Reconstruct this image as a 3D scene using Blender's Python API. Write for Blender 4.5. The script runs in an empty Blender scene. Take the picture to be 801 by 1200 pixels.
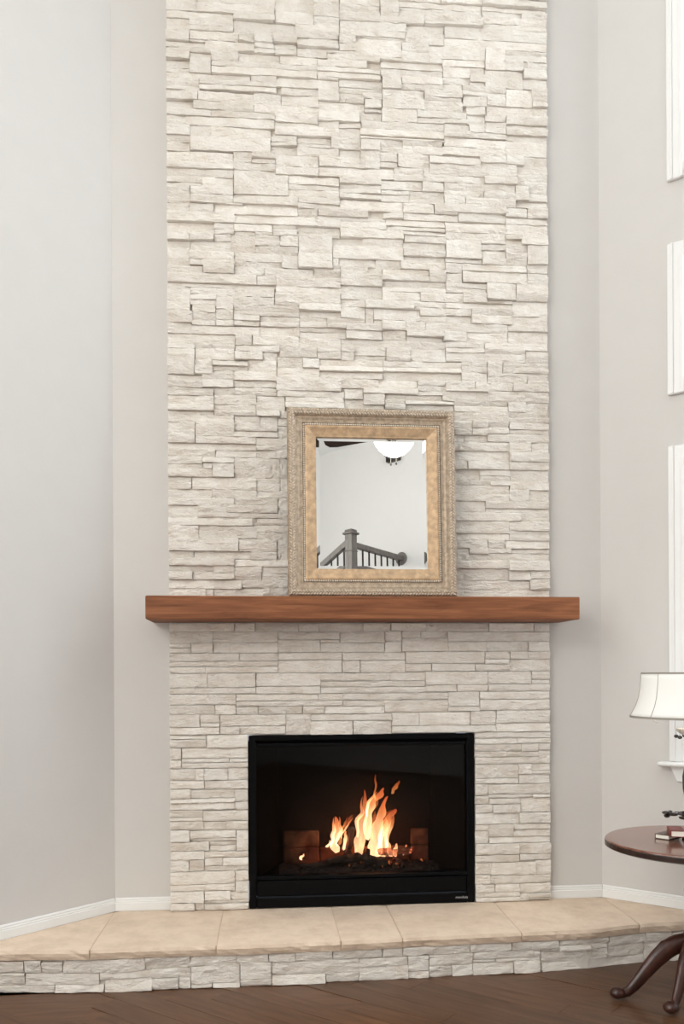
import bpy, math, random, json
from mathutils import Vector, Matrix, noise
# tuning values
EXPOSURE = -0.05
UPF, LOF = 1.6, 0.55      # high windows see more sky than low ones
W_RIGHT, W_BACK, W_LEFT_ADDED = 46.0, 25.0, 24.0   # light at real and added windows, watts per square metre of glass
FIRE_W, LAMP_W = 0.9, 4.5
FLAME_S = 16.0
WALLC = (0.60, 0.576, 0.552)
STONE_LO, STONE_HI = (0.72, 0.640, 0.555), (0.87, 0.818, 0.75)
HEARTH_LO, HEARTH_HI = (0.63, 0.485, 0.365), (0.775, 0.625, 0.49)


# ------------------------------------------------------------------ camera, world, lights, exposure
sc = bpy.context.scene
COL = sc.collection
PX = 801.0
F_PX = 1057.0
YAW = math.radians(5.4)
ROLL = 0.005
CAM = Vector((-0.5069, -4.2812, 1.2969))
cam_data = bpy.data.cameras.new('camera')
cam_data.sensor_fit = 'HORIZONTAL'
cam_data.sensor_width = 36.0
cam_data.lens = F_PX / PX * 36.0
cam_data.shift_x = 0.0
cam_data.shift_y = (788.0 - 600.0) / PX
cam_data.clip_start = 0.05
cam = bpy.data.objects.new('camera', cam_data)
cam.matrix_world = (Matrix.Translation(CAM) @ Matrix.Rotation(-YAW, 4, 'Z')
                    @ Matrix.Rotation(math.radians(90), 4, 'X') @ Matrix.Rotation(-ROLL, 4, 'Z'))
COL.objects.link(cam)
sc.camera = cam

sc.view_settings.view_transform = 'Standard'
sc.view_settings.look = 'None'
sc.view_settings.gamma = 1.0
sc.view_settings.use_curve_mapping = False
sc.view_settings.exposure = EXPOSURE
sc.cycles.use_denoising = True
sc.cycles.max_bounces = 10
sc.cycles.diffuse_bounces = 5
sc.cycles.volume_step_rate = 1.0
sc.cycles.sample_clamp_indirect = 8.0

world = bpy.data.worlds.new('daylight')
sc.world = world
world.use_nodes = True
wn = world.node_tree.nodes
wn['Background'].inputs[0].default_value = (0.82, 0.90, 1.0, 1)
wn['Background'].inputs[1].default_value = 1.0

YW = 0.045                       # plaster plane behind the stone
HH = 0.18                        # hearth top
CEIL = 5.20
A = Vector((-1.175, YW, 0)); B = Vector((1.19, YW, 0))
DL = Vector((-math.cos(math.radians(45.5)), -math.sin(math.radians(45.5)), 0))
DR = Vector((math.cos(math.radians(43.5)), -math.sin(math.radians(43.5)), 0))
NL = Vector((-DL.y, DL.x, 0))
NL = NL if NL.dot(CAM - A) > 0 else -NL
NR = Vector((-DR.y, DR.x, 0))
NR = NR if NR.dot(CAM - B) > 0 else -NR
LL, LR = 5.60, 5.30
EL = A + DL * LL; ER = B + DR * LR
BR = Vector((1, 1, 0)).normalized()          # back right wall runs along this
NBR = Vector((-1, 1, 0)).normalized()
# back corner where the two back walls meet
_c = -(EL.x + EL.y)
BX = (ER.x - ER.y - _c) / 2
BC = Vector((BX, -_c - BX, 0))
DBL = (BC - EL).normalized()
NBL = Vector((-DBL.y, DBL.x, 0))
NBL = NBL if NBL.dot(CAM - EL) > 0 else -NBL
LBL = (BC - EL).length
LBR = (ER - BC).length

def area_light(name, centre, normal, w, h, energy, color):
    ld = bpy.data.lights.new(name, 'AREA')
    ld.shape = 'RECTANGLE'; ld.size = w; ld.size_y = h
    ld.energy = energy; ld.color = color
    o = bpy.data.objects.new(name, ld)
    z = -Vector(normal).normalized(); up = Vector((0, 0, 1)); x = up.cross(z).normalized()
    m = Matrix((x, up, z)).transposed().to_4x4(); m.translation = centre
    o.matrix_world = m
    COL.objects.link(o)
    return o

# windows (wall origin, direction, inward normal, t0, t1, z0, z1)
WIN_R = []
for t0 in (0.42, 2.05):  # second column is unseen, added for more light
    WIN_R += [(t0, t0 + 1.0, 0.87, 2.27), (t0, t0 + 1.0, 2.675, 3.22), (t0, t0 + 1.0, 3.68, 4.75)]
WIN_B = [(0.55, 1.95, 0.5, 2.6), (2.35, 3.75, 0.5, 2.6), (0.55, 1.95, 3.1, 4.7), (2.35, 3.75, 3.1, 4.7)]
WIN_L_ADDED = [(2.3, 3.6, 0.4, 2.6), (4.0, 5.3, 0.4, 2.6), (2.3, 3.6, 3.0, 4.7), (4.0, 5.3, 3.0, 4.7)]  # unseen windows added to brighten the back wall in the mirror
DAY = (0.86, 0.935, 1.0)
for (t0, t1, z0, z1) in WIN_R:
    area_light('window_daylight', B + DR * ((t0 + t1) / 2) - NR * 0.16 + Vector((0, 0, (z0 + z1) / 2)), NR, t1 - t0, z1 - z0, W_RIGHT * (UPF if z0 > 2.5 else LOF) * (t1 - t0) * (z1 - z0), DAY)
for (t0, t1, z0, z1) in WIN_B:
    area_light('window_daylight', EL + DBL * ((t0 + t1) / 2) - NBL * 0.16 + Vector((0, 0, (z0 + z1) / 2)), NBL, t1 - t0, z1 - z0, W_BACK * (UPF if z0 > 2.5 else LOF) * (t1 - t0) * (z1 - z0), (1.0, 0.955, 0.89))

for (t0, t1, z0, z1) in WIN_L_ADDED:  # added lights at the made-up left wall windows
    area_light('window_daylight', A + DL * ((t0 + t1) / 2) - NL * 0.16 + Vector((0, 0, (z0 + z1) / 2)), NL, t1 - t0, z1 - z0, W_LEFT_ADDED * (UPF if z0 > 2.5 else LOF) * (t1 - t0) * (z1 - z0), (0.96, 0.98, 1.0))

# ------------------------------------------------------------------ materials
def new_mat(name):
    m = bpy.data.materials.new(name); m.use_nodes = True
    nt = m.node_tree
    return m, nt, nt.nodes, nt.links, nt.nodes['Principled BSDF']

def ramp(N, stops):
    r = N.new('ShaderNodeValToRGB')
    e = r.color_ramp.elements
    e[0].position, e[0].color = stops[0][0], (*stops[0][1], 1)
    e[1].position, e[1].color = stops[-1][0], (*stops[-1][1], 1)
    for p, c in stops[1:-1]:
        k = e.new(p); k.color = (*c, 1)
    return r

def plain(name, col, rough=0.5, metal=0.0, bump=0.0, bscale=40.0, var=0.0, vscale=8.0, spec=0.5):
    m, nt, N, L, P = new_mat(name)
    P.inputs['Roughness'].default_value = rough
    P.inputs['Metallic'].default_value = metal
    P.inputs['Specular IOR Level'].default_value = spec
    tc = N.new('ShaderNodeTexCoord')
    nz = N.new('ShaderNodeTexNoise'); nz.inputs['Scale'].default_value = vscale; nz.inputs['Detail'].default_value = 5
    L.new(tc.outputs['Object'], nz.inputs['Vector'])
    lo = [c * (1 - var) for c in col]; hi = [min(1, c * (1 + var)) for c in col]
    r = ramp(N, [(0.3, lo), (0.7, hi)])
    L.new(nz.outputs['Fac'], r.inputs['Fac']); L.new(r.outputs['Color'], P.inputs['Base Color'])
    if bump:
        n2 = N.new('ShaderNodeTexNoise'); n2.inputs['Scale'].default_value = bscale; n2.inputs['Detail'].default_value = 6
        L.new(tc.outputs['Object'], n2.inputs['Vector'])
        b = N.new('ShaderNodeBump'); b.inputs['Strength'].default_value = bump; b.inputs['Distance'].default_value = 0.004
        L.new(n2.outputs['Fac'], b.inputs['Height']); L.new(b.outputs['Normal'], P.inputs['Normal'])
    return m

def stone_mat(name, c_lo, c_hi, bump=0.68, rnd=0.08):
    m, nt, N, L, P = new_mat(name)
    P.inputs['Roughness'].default_value = 0.85
    P.inputs['Specular IOR Level'].default_value = 0.25
    tc = N.new('ShaderNodeTexCoord'); oi = N.new('ShaderNodeObjectInfo')
    add = N.new('ShaderNodeVectorMath'); add.operation = 'ADD'
    mul = N.new('ShaderNodeMath'); mul.operation = 'MULTIPLY'; mul.inputs[1].default_value = 37.0
    L.new(oi.outputs['Random'], mul.inputs[0])
    L.new(tc.outputs['Object'], add.inputs[0]); L.new(mul.outputs[0], add.inputs[1])
    n1 = N.new('ShaderNodeTexNoise'); n1.inputs['Scale'].default_value = 9; n1.inputs['Detail'].default_value = 6; n1.inputs['Roughness'].default_value = 0.65
    L.new(add.outputs[0], n1.inputs['Vector'])
    r = ramp(N, [(0.25, c_lo), (0.6, c_hi)])
    L.new(n1.outputs['Fac'], r.inputs['Fac'])
    hsv = N.new('ShaderNodeHueSaturation')
    mr = N.new('ShaderNodeMapRange'); mr.inputs['To Min'].default_value = 1 - rnd; mr.inputs['To Max'].default_value = 1.0 + rnd * 0.35
    L.new(oi.outputs['Random'], mr.inputs['Value']); L.new(mr.outputs[0], hsv.inputs['Value'])
    L.new(r.outputs['Color'], hsv.inputs['Color']); L.new(hsv.outputs['Color'], P.inputs['Base Color'])
    n2 = N.new('ShaderNodeTexNoise'); n2.inputs['Scale'].default_value = 85; n2.inputs['Detail'].default_value = 5; n2.inputs['Roughness'].default_value = 0.68
    mp = N.new('ShaderNodeMapping'); mp.inputs['Scale'].default_value = (0.7, 1, 1.5)
    L.new(add.outputs[0], mp.inputs['Vector']); L.new(mp.outputs['Vector'], n2.inputs['Vector'])
    b = N.new('ShaderNodeBump'); b.inputs['Strength'].default_value = bump; b.inputs['Distance'].default_value = 0.018
    L.new(n2.outputs['Fac'], b.inputs['Height']); L.new(b.outputs['Normal'], P.inputs['Normal'])
    return m

def wood_mat(name, c_dark, c_mid, c_light, rough=0.45, scale=(1.2, 14, 14), bump=0.15, spec=0.5, rnd=0.0, coat=0.0):
    m, nt, N, L, P = new_mat(name)
    P.inputs['Roughness'].default_value = rough
    P.inputs['Specular IOR Level'].default_value = spec
    P.inputs['Coat Weight'].default_value = coat
    P.inputs['Coat Roughness'].default_value = 0.15
    tc = N.new('ShaderNodeTexCoord'); oi = N.new('ShaderNodeObjectInfo')
    mp = N.new('ShaderNodeMapping'); mp.inputs['Scale'].default_value = scale
    add = N.new('ShaderNodeVectorMath'); add.operation = 'ADD'
    mul = N.new('ShaderNodeMath'); mul.operation = 'MULTIPLY'; mul.inputs[1].default_value = 23.0
    L.new(oi.outputs['Random'], mul.inputs[0])
    L.new(tc.outputs['Object'], mp.inputs['Vector']); L.new(mp.outputs['Vector'], add.inputs[0]); L.new(mul.outputs[0], add.inputs[1])
    n1 = N.new('ShaderNodeTexNoise'); n1.inputs['Scale'].default_value = 3; n1.inputs['Detail'].default_value = 8; n1.inputs['Roughness'].default_value = 0.6
    n1.inputs['Distortion'].default_value = 0.6
    L.new(add.outputs[0], n1.inputs['Vector'])
    r = ramp(N, [(0.28, c_dark), (0.5, c_mid), (0.74, c_light)])
    L.new(n1.outputs['Fac'], r.inputs['Fac'])
    hsv = N.new('ShaderNodeHueSaturation')
    mr = N.new('ShaderNodeMapRange'); mr.inputs['To Min'].default_value = 1 - rnd; mr.inputs['To Max'].default_value = 1 + rnd
    L.new(oi.outputs['Random'], mr.inputs['Value']); L.new(mr.outputs[0], hsv.inputs['Value'])
    L.new(r.outputs['Color'], hsv.inputs['Color']); L.new(hsv.outputs['Color'], P.inputs['Base Color'])
    b = N.new('ShaderNodeBump'); b.inputs['Strength'].default_value = bump; b.inputs['Distance'].default_value = 0.002
    L.new(n1.outputs['Fac'], b.inputs['Height']); L.new(b.outputs['Normal'], P.inputs['Normal'])
    return m

def emit_mat(name, col, strength):
    m, nt, N, L, P = new_mat(name)
    P.inputs['Base Color'].default_value = (0.9, 0.9, 0.9, 1)
    P.inputs['Emission Color'].default_value = (*col, 1)
    P.inputs['Emission Strength'].default_value = strength
    return m

def glass_mat(name, tint, refl):
    m = bpy.data.materials.new(name); m.use_nodes = True
    N = m.node_tree.nodes; L = m.node_tree.links
    N.remove(N['Principled BSDF'])
    t = N.new('ShaderNodeBsdfTransparent'); t.inputs[0].default_value = (*tint, 1)
    g = N.new('ShaderNodeBsdfGlossy'); g.inputs['Roughness'].default_value = 0.02; g.inputs[0].default_value = (1, 1, 1, 1)
    x = N.new('ShaderNodeMixShader'); x.inputs[0].default_value = refl
    L.new(t.outputs[0], x.inputs[1]); L.new(g.outputs[0], x.inputs[2]); L.new(x.outputs[0], N['Material Output'].inputs[0])
    return m

def flame_mat(name, strength, stops):
    m = bpy.data.materials.new(name); m.use_nodes = True
    N = m.node_tree.nodes; L = m.node_tree.links
    N.remove(N['Principled BSDF'])
    tc = N.new('ShaderNodeTexCoord'); sep = N.new('ShaderNodeSeparateXYZ')
    L.new(tc.outputs['Generated'], sep.inputs[0])
    r = ramp(N, stops)
    L.new(sep.outputs['Z'], r.inputs['Fac'])
    fall = N.new('ShaderNodeMapRange'); fall.inputs['From Min'].default_value = 0.0; fall.inputs['From Max'].default_value = 1.0
    fall.inputs['To Min'].default_value = strength; fall.inputs['To Max'].default_value = strength * 0.22
    L.new(sep.outputs['Z'], fall.inputs['Value'])
    nz = N.new('ShaderNodeTexNoise'); nz.inputs['Scale'].default_value = 26; nz.inputs['Detail'].default_value = 2
    mp = N.new('ShaderNodeMapping'); mp.inputs['Scale'].default_value = (1.6, 1.6, 0.45)
    L.new(tc.outputs['Object'], mp.inputs['Vector']); L.new(mp.outputs['Vector'], nz.inputs['Vector'])
    mr2 = N.new('ShaderNodeMapRange'); mr2.inputs['From Min'].default_value = 0.35; mr2.inputs['From Max'].default_value = 0.65
    mr2.inputs['To Min'].default_value = 0.35; mr2.inputs['To Max'].default_value = 1.5
    L.new(nz.outputs['Fac'], mr2.inputs['Value'])
    mu = N.new('ShaderNodeMath'); mu.operation = 'MULTIPLY'
    L.new(fall.outputs[0], mu.inputs[0]); L.new(mr2.outputs[0], mu.inputs[1])
    e = N.new('ShaderNodeEmission')
    L.new(r.outputs['Color'], e.inputs['Color']); L.new(mu.outputs[0], e.inputs['Strength'])
    L.new(e.outputs[0], N['Material Output'].inputs['Volume'])
    return m

M = {}
M['wall'] = plain('greige_wall_paint', WALLC, 0.85, bump=0.05, bscale=120, var=0.01, spec=0.2)
M['ceiling'] = plain('white_ceiling_paint', (0.82, 0.82, 0.80), 0.9, var=0.01)
M['trim'] = plain('white_trim_paint', (0.76, 0.755, 0.74), 0.4, var=0.01)
M['stone'] = stone_mat('cream_ledge_stone', STONE_LO, STONE_HI)
M['mortar'] = stone_mat('stone_backing', [c * 0.9 for c in STONE_LO], [c * 0.9 for c in STONE_HI], 0.5)
M['hearthstone'] = stone_mat('tan_limestone', HEARTH_LO, HEARTH_HI, 0.30, 0.05)
M['hearthjoint'] = stone_mat('hearth_grout', (0.56, 0.43, 0.31), (0.66, 0.52, 0.39), 0.4, 0.02)
M['mantel'] = wood_mat('stained_mantel_timber', (0.12, 0.040, 0.016), (0.215, 0.079, 0.033), (0.32, 0.13, 0.058), 0.6, (1.0, 9, 16), 0.4, 0.25)
M['floor'] = wood_mat('dark_brown_floorboard', (0.060, 0.027, 0.013), (0.102, 0.048, 0.024), (0.142, 0.072, 0.039), 0.38, (1.2, 12, 12), 0.08, 0.35, 0.14)
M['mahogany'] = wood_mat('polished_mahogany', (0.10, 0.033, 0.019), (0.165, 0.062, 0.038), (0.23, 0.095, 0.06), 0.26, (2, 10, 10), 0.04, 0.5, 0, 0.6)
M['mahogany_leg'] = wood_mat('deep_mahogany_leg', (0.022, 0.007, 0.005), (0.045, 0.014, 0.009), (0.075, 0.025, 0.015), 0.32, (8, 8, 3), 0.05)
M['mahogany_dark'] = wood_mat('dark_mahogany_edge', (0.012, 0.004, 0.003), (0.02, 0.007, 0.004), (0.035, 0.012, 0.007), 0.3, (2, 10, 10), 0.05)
M['frame'] = plain('antiqued_champagne_gilding', (0.37, 0.285, 0.205), 0.5, 0.3, 0.5, 90, 0.28, 60)
M['carve'] = plain('worn_silver_gilt_carving', (0.52, 0.435, 0.345), 0.5, 0.25, 0.5, 160, 0.35, 120)
M['bead'] = plain('pale_gilt_beading', (0.74, 0.66, 0.56), 0.4, 0.2, 0, 40, 0.1)
M['gold'] = plain('aged_gold_leaf', (0.47, 0.32, 0.19), 0.5, 0.25, 0.4, 60, 0.25, 40)
M['frame_dark'] = plain('dark_frame_recess', (0.06, 0.035, 0.02), 0.7)
M['black'] = plain('black_enamelled_steel', (0.0028, 0.0028, 0.0032), 0.40, 0.0, spec=0.09)
M['black_matte'] = plain('sooty_black_steel', (0.004, 0.004, 0.004), 0.9, spec=0.03)
M['liner'] = plain('sooted_firebrick', (0.045, 0.030, 0.020), 0.9, bump=1.0, bscale=30, var=0.75, vscale=18, spec=0.1)
M['log'] = plain('charred_log', (0.045, 0.032, 0.025), 0.9, bump=0.9, bscale=35, var=0.7, vscale=22, spec=0.1)
M['fireglass'] = glass_mat('smoked_fire_glass', (0.80, 0.80, 0.80), 0.010)
M['pane'] = glass_mat('window_glass', (0.97, 0.98, 0.98), 0.05)
M['shade'] = None
m, nt, N, L, P = new_mat('pleated_ivory_fabric')
P.inputs['Base Color'].default_value = (0.90, 0.89, 0.86, 1); P.inputs['Roughness'].default_value = 0.85
tr = N.new('ShaderNodeBsdfTranslucent'); tr.inputs[0].default_value = (0.92, 0.90, 0.86, 1)
mx = N.new('ShaderNodeMixShader'); mx.inputs[0].default_value = 0.18
L.new(P.outputs[0], mx.inputs[1]); L.new(tr.outputs[0], mx.inputs[2]); L.new(mx.outputs[0], N['Material Output'].inputs[0])
M['shade'] = m
M['shade_trim'] = plain('taupe_braid', (0.28, 0.25, 0.21), 0.8)
M['bronze'] = plain('dark_bronze', (0.035, 0.024, 0.02), 0.4, 0.5, 0.4, 80, 0.4, 40)
M['porcelain'] = plain('ivory_porcelain', (0.78, 0.72, 0.62), 0.25)
M['crystal'] = plain('smoky_glass_drop', (0.05, 0.045, 0.04), 0.08, spec=0.9)
M['book_red'] = plain('red_book_cloth', (0.19, 0.03, 0.018), 0.5, bump=0.2, bscale=200, var=0.15)
M['book_brown'] = plain('brown_book_cloth', (0.10, 0.06, 0.04), 0.6, bump=0.2, bscale=200, var=0.15)
M['paper'] = plain('book_paper', (0.78, 0.74, 0.66), 0.8)
M['rail'] = wood_mat('grey_brown_stained_rail', (0.07, 0.06, 0.053), (0.115, 0.098, 0.086), (0.16, 0.14, 0.122), 0.45, (8, 8, 2), 0.1)
M['iron'] = plain('black_iron', (0.012, 0.012, 0.013), 0.5, 0.4)
M['fan_blade'] = wood_mat('espresso_fan_blade', (0.012, 0.006, 0.004), (0.02, 0.01, 0.007), (0.03, 0.016, 0.011), 0.4, (2, 10, 10), 0.05)
M['fan_metal'] = plain('oil_rubbed_bronze', (0.05, 0.035, 0.028), 0.4, 0.6)
M['bowl'] = emit_mat('lit_frosted_bowl', (1.0, 0.93, 0.80), 7.0)
M['white_print'] = plain('silver_lettering', (0.45, 0.44, 0.42), 0.4)
m = bpy.data.materials.new('mirror_silver'); m.use_nodes = True
N = m.node_tree.nodes; L = m.node_tree.links
N['Principled BSDF'].inputs['Base Color'].default_value = (0.93, 0.94, 0.93, 1)
N['Principled BSDF'].inputs['Metallic'].default_value = 1.0
N['Principled BSDF'].inputs['Roughness'].default_value = 0.0
M['mirror'] = m
m, nt, N, L, P = new_mat('glowing_embers')
P.inputs['Base Color'].default_value = (0.02, 0.017, 0.015, 1); P.inputs['Roughness'].default_value = 0.95
tc = N.new('ShaderNodeTexCoord'); nz = N.new('ShaderNodeTexNoise'); nz.inputs['Scale'].default_value = 45; nz.inputs['Detail'].default_value = 3
L.new(tc.outputs['Object'], nz.inputs['Vector'])
r = ramp(N, [(0.60, (0, 0, 0)), (0.68, (1.0, 0.22, 0.04)), (0.80, (1.0, 0.55, 0.2))])
L.new(nz.outputs['Fac'], r.inputs['Fac']); L.new(r.outputs['Color'], P.inputs['Emission Color'])
P.inputs['Emission Strength'].default_value = 0.9
M['ember'] = m
m, nt, N, L, P = new_mat('grey_ash_bed')
M['ash'] = plain('dark_ash_and_coals', (0.02, 0.018, 0.017), 0.95, bump=1.0, bscale=60, var=0.6, vscale=40, spec=0.15)
FL_STOPS = [(0.0, (1.0, 0.58, 0.30)), (0.40, (1.0, 0.50, 0.23)), (0.68, (1.0, 0.28, 0.08)), (1.0, (1.0, 0.11, 0.025))]
M['flame'] = flame_mat('flame_gas', FLAME_S, FL_STOPS)
M['flame_orange'] = flame_mat('orange_flame_gas', FLAME_S * 0.35, [(0.0, (1.0, 0.36, 0.10)), (0.5, (1.0, 0.22, 0.05)), (1.0, (1.0, 0.12, 0.03))])

# ------------------------------------------------------------------ geometry helpers
class G:
    def __init__(self): self.v = []; self.f = []
    def add(self, vs, fs):
        n = len(self.v); self.v += [Vector(p) for p in vs]; self.f += [tuple(i + n for i in q) for q in fs]; return self
    def box(self, x0, x1, y0, y1, z0, z1):
        return self.add([(x0, y0, z0), (x1, y0, z0), (x1, y1, z0), (x0, y1, z0), (x0, y0, z1), (x1, y0, z1), (x1, y1, z1), (x0, y1, z1)],
                        [(0, 3, 2, 1), (4, 5, 6, 7), (0, 1, 5, 4), (1, 2, 6, 5), (2, 3, 7, 6), (3, 0, 4, 7)])
    def obox(self, o, ax, ay, az):      # oriented box from corner o with edge vectors
        o, ax, ay, az = map(Vector, (o, ax, ay, az))
        vs = [o, o + ax, o + ax + ay, o + ay]; vs += [p + az for p in vs]
        fs = [(0, 3, 2, 1), (4, 5, 6, 7), (0, 1, 5, 4), (1, 2, 6, 5), (2, 3, 7, 6), (3, 0, 4, 7)]
        if ax.cross(ay).dot(az) < 0: fs = [tuple(reversed(q)) for q in fs]
        return self.add(vs, fs)
    def lathe(self, prof, c=(0, 0, 0), n=24, sq=None, caps=True):
        c = Vector(c); vs = []; fs = []
        for (r, z) in prof:
            for k in range(n):
                a = 2 * math.pi * (k + 0.5) / n
                rr = r * (sq(a) if sq else 1)
                vs.append(c + Vector((rr * math.cos(a), rr * math.sin(a), z)))
        m_ = len(prof)
        for i in range(m_ - 1):
            for k in range(n):
                k2 = (k + 1) % n
                fs.append((i * n + k, i * n + k2, (i + 1) * n + k2, (i + 1) * n + k))
        if caps:
            fs.append(tuple(reversed(range(n)))); fs.append(tuple(range((m_ - 1) * n, m_ * n)))
        return self.add(vs, fs)
    def tube(self, pts, rad, n=8, flat=1.0, cap=True, ref=Vector((0, 1, 0))):
        pts = [Vector(p) for p in pts]
        if not hasattr(rad, '__len__'): rad = [rad] * len(pts)
        vs = []; fs = []
        for i, p in enumerate(pts):
            d = (pts[min(i + 1, len(pts) - 1)] - pts[max(i - 1, 0)]).normalized()
            s = d.cross(ref)
            if s.length < 1e-4: s = d.cross(Vector((1, 0, 0)))
            s.normalize(); u = s.cross(d).normalized()
            for k in range(n):
                a = 2 * math.pi * k / n
                vs.append(p + s * rad[i] * math.cos(a) + u * rad[i] * flat * math.sin(a))
        for i in range(len(pts) - 1):
            for k in range(n):
                k2 = (k + 1) % n
                fs.append((i * n + k, i * n + k2, (i + 1) * n + k2, (i + 1) * n + k))
        if cap:
            fs.append(tuple(reversed(range(n)))); fs.append(tuple(range((len(pts) - 1) * n, len(pts) * n)))
        return self.add(vs, fs)
    def ball(self, c, r, n=8, m_=5, sc3=(1, 1, 1), rot=None):
        c = Vector(c); vs = [Vector((0, 0, -1))]; fs = []
        for i in range(1, m_):
            t = math.pi * i / m_
            for k in range(n):
                a = 2 * math.pi * k / n
                vs.append(Vector((math.sin(t) * math.cos(a), math.sin(t) * math.sin(a), -math.cos(t))))
        vs.append(Vector((0, 0, 1)))
        for k in range(n): fs.append((0, 1 + (k + 1) % n, 1 + k))
        for i in range(m_ - 2):
            for k in range(n):
                k2 = (k + 1) % n; b0 = 1 + i * n
                fs.append((b0 + k, b0 + k2, b0 + n + k2, b0 + n + k))
        b0 = 1 + (m_ - 2) * n; top = len(vs) - 1
        for k in range(n): fs.append((b0 + k, b0 + (k + 1) % n, top))
        out = []
        for p in vs:
            q = Vector((p.x * sc3[0] * r, p.y * sc3[1] * r, p.z * sc3[2] * r))
            if rot is not None: q = rot @ q
            out.append(c + q)
        return self.add(out, fs)
    def xform(self, mat):
        self.v = [mat @ p for p in self.v]; return self

def mk(name, g, mat, parent=None, smooth=False, origin=None, bevel=0.0, bseg=1):
    """link geometry (given in world coordinates) as one mesh object"""
    me = bpy.data.meshes.new(name)
    top = parent
    while top is not None and top.parent is not None: top = top.parent
    base = top.location.copy() if top is not None else Vector((0, 0, 0))
    if parent is not None and parent.parent is not None and parent.location.length > 1e-9:
        base = base + parent.location
    o_w = Vector(origin) if origin is not None else (base.copy())
    me.from_pydata([tuple(p - o_w) for p in g.v], [], g.f)
    me.update()
    if mat is not None: me.materials.append(mat)
    if smooth:
        for p in me.polygons: p.use_smooth = True
    o = bpy.data.objects.new(name, me)
    o.location = o_w - base
    if parent is not None: o.parent = parent
    COL.objects.link(o)
    if bevel:
        b = o.modifiers.new('bevel', 'BEVEL'); b.width = bevel; b.segments = bseg; b.limit_method = 'ANGLE'
    return o

def tag(o, label=None, cat=None, group=None, kind=None):
    if label: o['label'] = label
    if cat: o['category'] = cat
    if group: o['group'] = group
    if kind: o['kind'] = kind
    return o

def thing(name, loc, label, cat, group=None, kind=None):
    e = bpy.data.objects.new(name, None); e.location = loc; e.empty_display_size = 0.1
    COL.objects.link(e)
    return tag(e, label, cat, group, kind)

def struct(name, g, mat, label=None, **k):
    o = mk(name, g, mat, None, **k)
    o['kind'] = 'structure'
    if label: o['label'] = label
    return o

Z = Vector((0, 0, 1))
# ------------------------------------------------------------------ room shell
def wall_geo(P0, d, n, length, height, openings, thick=0.14, z_base=0.0):
    ts = sorted({0.0, length, *[v for o in openings for v in o[:2]]})
    zs = sorted({z_base, height, *[v for o in openings for v in o[2:]]})
    g = G()
    def inside(t, z): return any(o[0] < t < o[1] and o[2] < z < o[3] for o in openings)
    def pt(t, z, k): return P0 + d * t + Z * z - n * k
    flip = d.cross(Z).dot(n) < 0
    def quad(a, b, c, e, rev=False):
        q = [a, b, c, e]
        if rev != flip: q.reverse()
        g.add(q, [(0, 1, 2, 3)])
    for i in range(len(ts) - 1):
        for j in range(len(zs) - 1):
            t0, t1, z0, z1 = ts[i], ts[i + 1], zs[j], zs[j + 1]
            if inside((t0 + t1) / 2, (z0 + z1) / 2): continue
            quad(pt(t0, z0, 0), pt(t1, z0, 0), pt(t1, z1, 0), pt(t0, z1, 0))
            quad(pt(t0, z0, thick), pt(t1, z0, thick), pt(t1, z1, thick), pt(t0, z1, thick), True)
    for (t0, t1, z0, z1) in openings + [(0.0, length, z_base, height)]:
        outer = (t0, t1, z0, z1) == (0.0, length, z_base, height)
        for (a, b) in (((t0, z0), (t1, z0)), ((t1, z0), (t1, z1)), ((t1, z1), (t0, z1)), ((t0, z1), (t0, z0))):
            quad(pt(*a, 0), pt(*b, 0), pt(*b, thick), pt(*a, thick), outer)
    return g

struct('wall_left', wall_geo(A, DL, NL, LL, CEIL, WIN_L_ADDED), M['wall'], 'pale grey plaster wall left of the stone chimney')
struct('wall_right', wall_geo(B, DR, NR, LR, CEIL, WIN_R), M['wall'], 'pale grey plaster wall with white window casings on the right')
FB = (-0.550, 0.541, HH, 1.0)     # fire opening
struct('wall_front', wall_geo(A, Vector((1, 0, 0)), Vector((0, -1, 0)), (B - A).length, CEIL,
       [(FB[0] - A.x, FB[1] - A.x, FB[2], FB[3])]), M['wall'], 'pale grey plaster wall behind the stone chimney')
struct('wall_back', wall_geo(BC, BR, NBR, LBR, CEIL, []), M['wall'], 'pale wall behind the stair railing seen in the mirror')
struct('wall_rear', wall_geo(EL, DBL, NBL, LBL, CEIL, WIN_B), M['wall'], 'plaster window wall behind the viewer')
g = G(); poly = [A, B, ER, BC, EL]
g.add([p + Z * (CEIL + 0.0) for p in poly] + [p + Z * (CEIL + 0.12) for p in poly],
      [(0, 4, 3, 2, 1)[::-1] if False else (0, 1, 2, 3, 4), (9, 8, 7, 6, 5)] + [(i, 5 + i, 5 + (i + 1) % 5, (i + 1) % 5) for i in range(5)])
struct('ceiling', g, M['ceiling'], 'flat white ceiling high above the fireplace')
g = G()
g.add([p + Z * -0.0025 for p in poly] + [p + Z * -0.12 for p in poly],
      [(4, 3, 2, 1, 0), (5, 6, 7, 8, 9)] + [(i, (i + 1) % 5, 5 + (i + 1) % 5, 5 + i) for i in range(5)])
floor = struct('floor', g, M['floor'], 'dark brown hardwood floor in front of the hearth')

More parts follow.
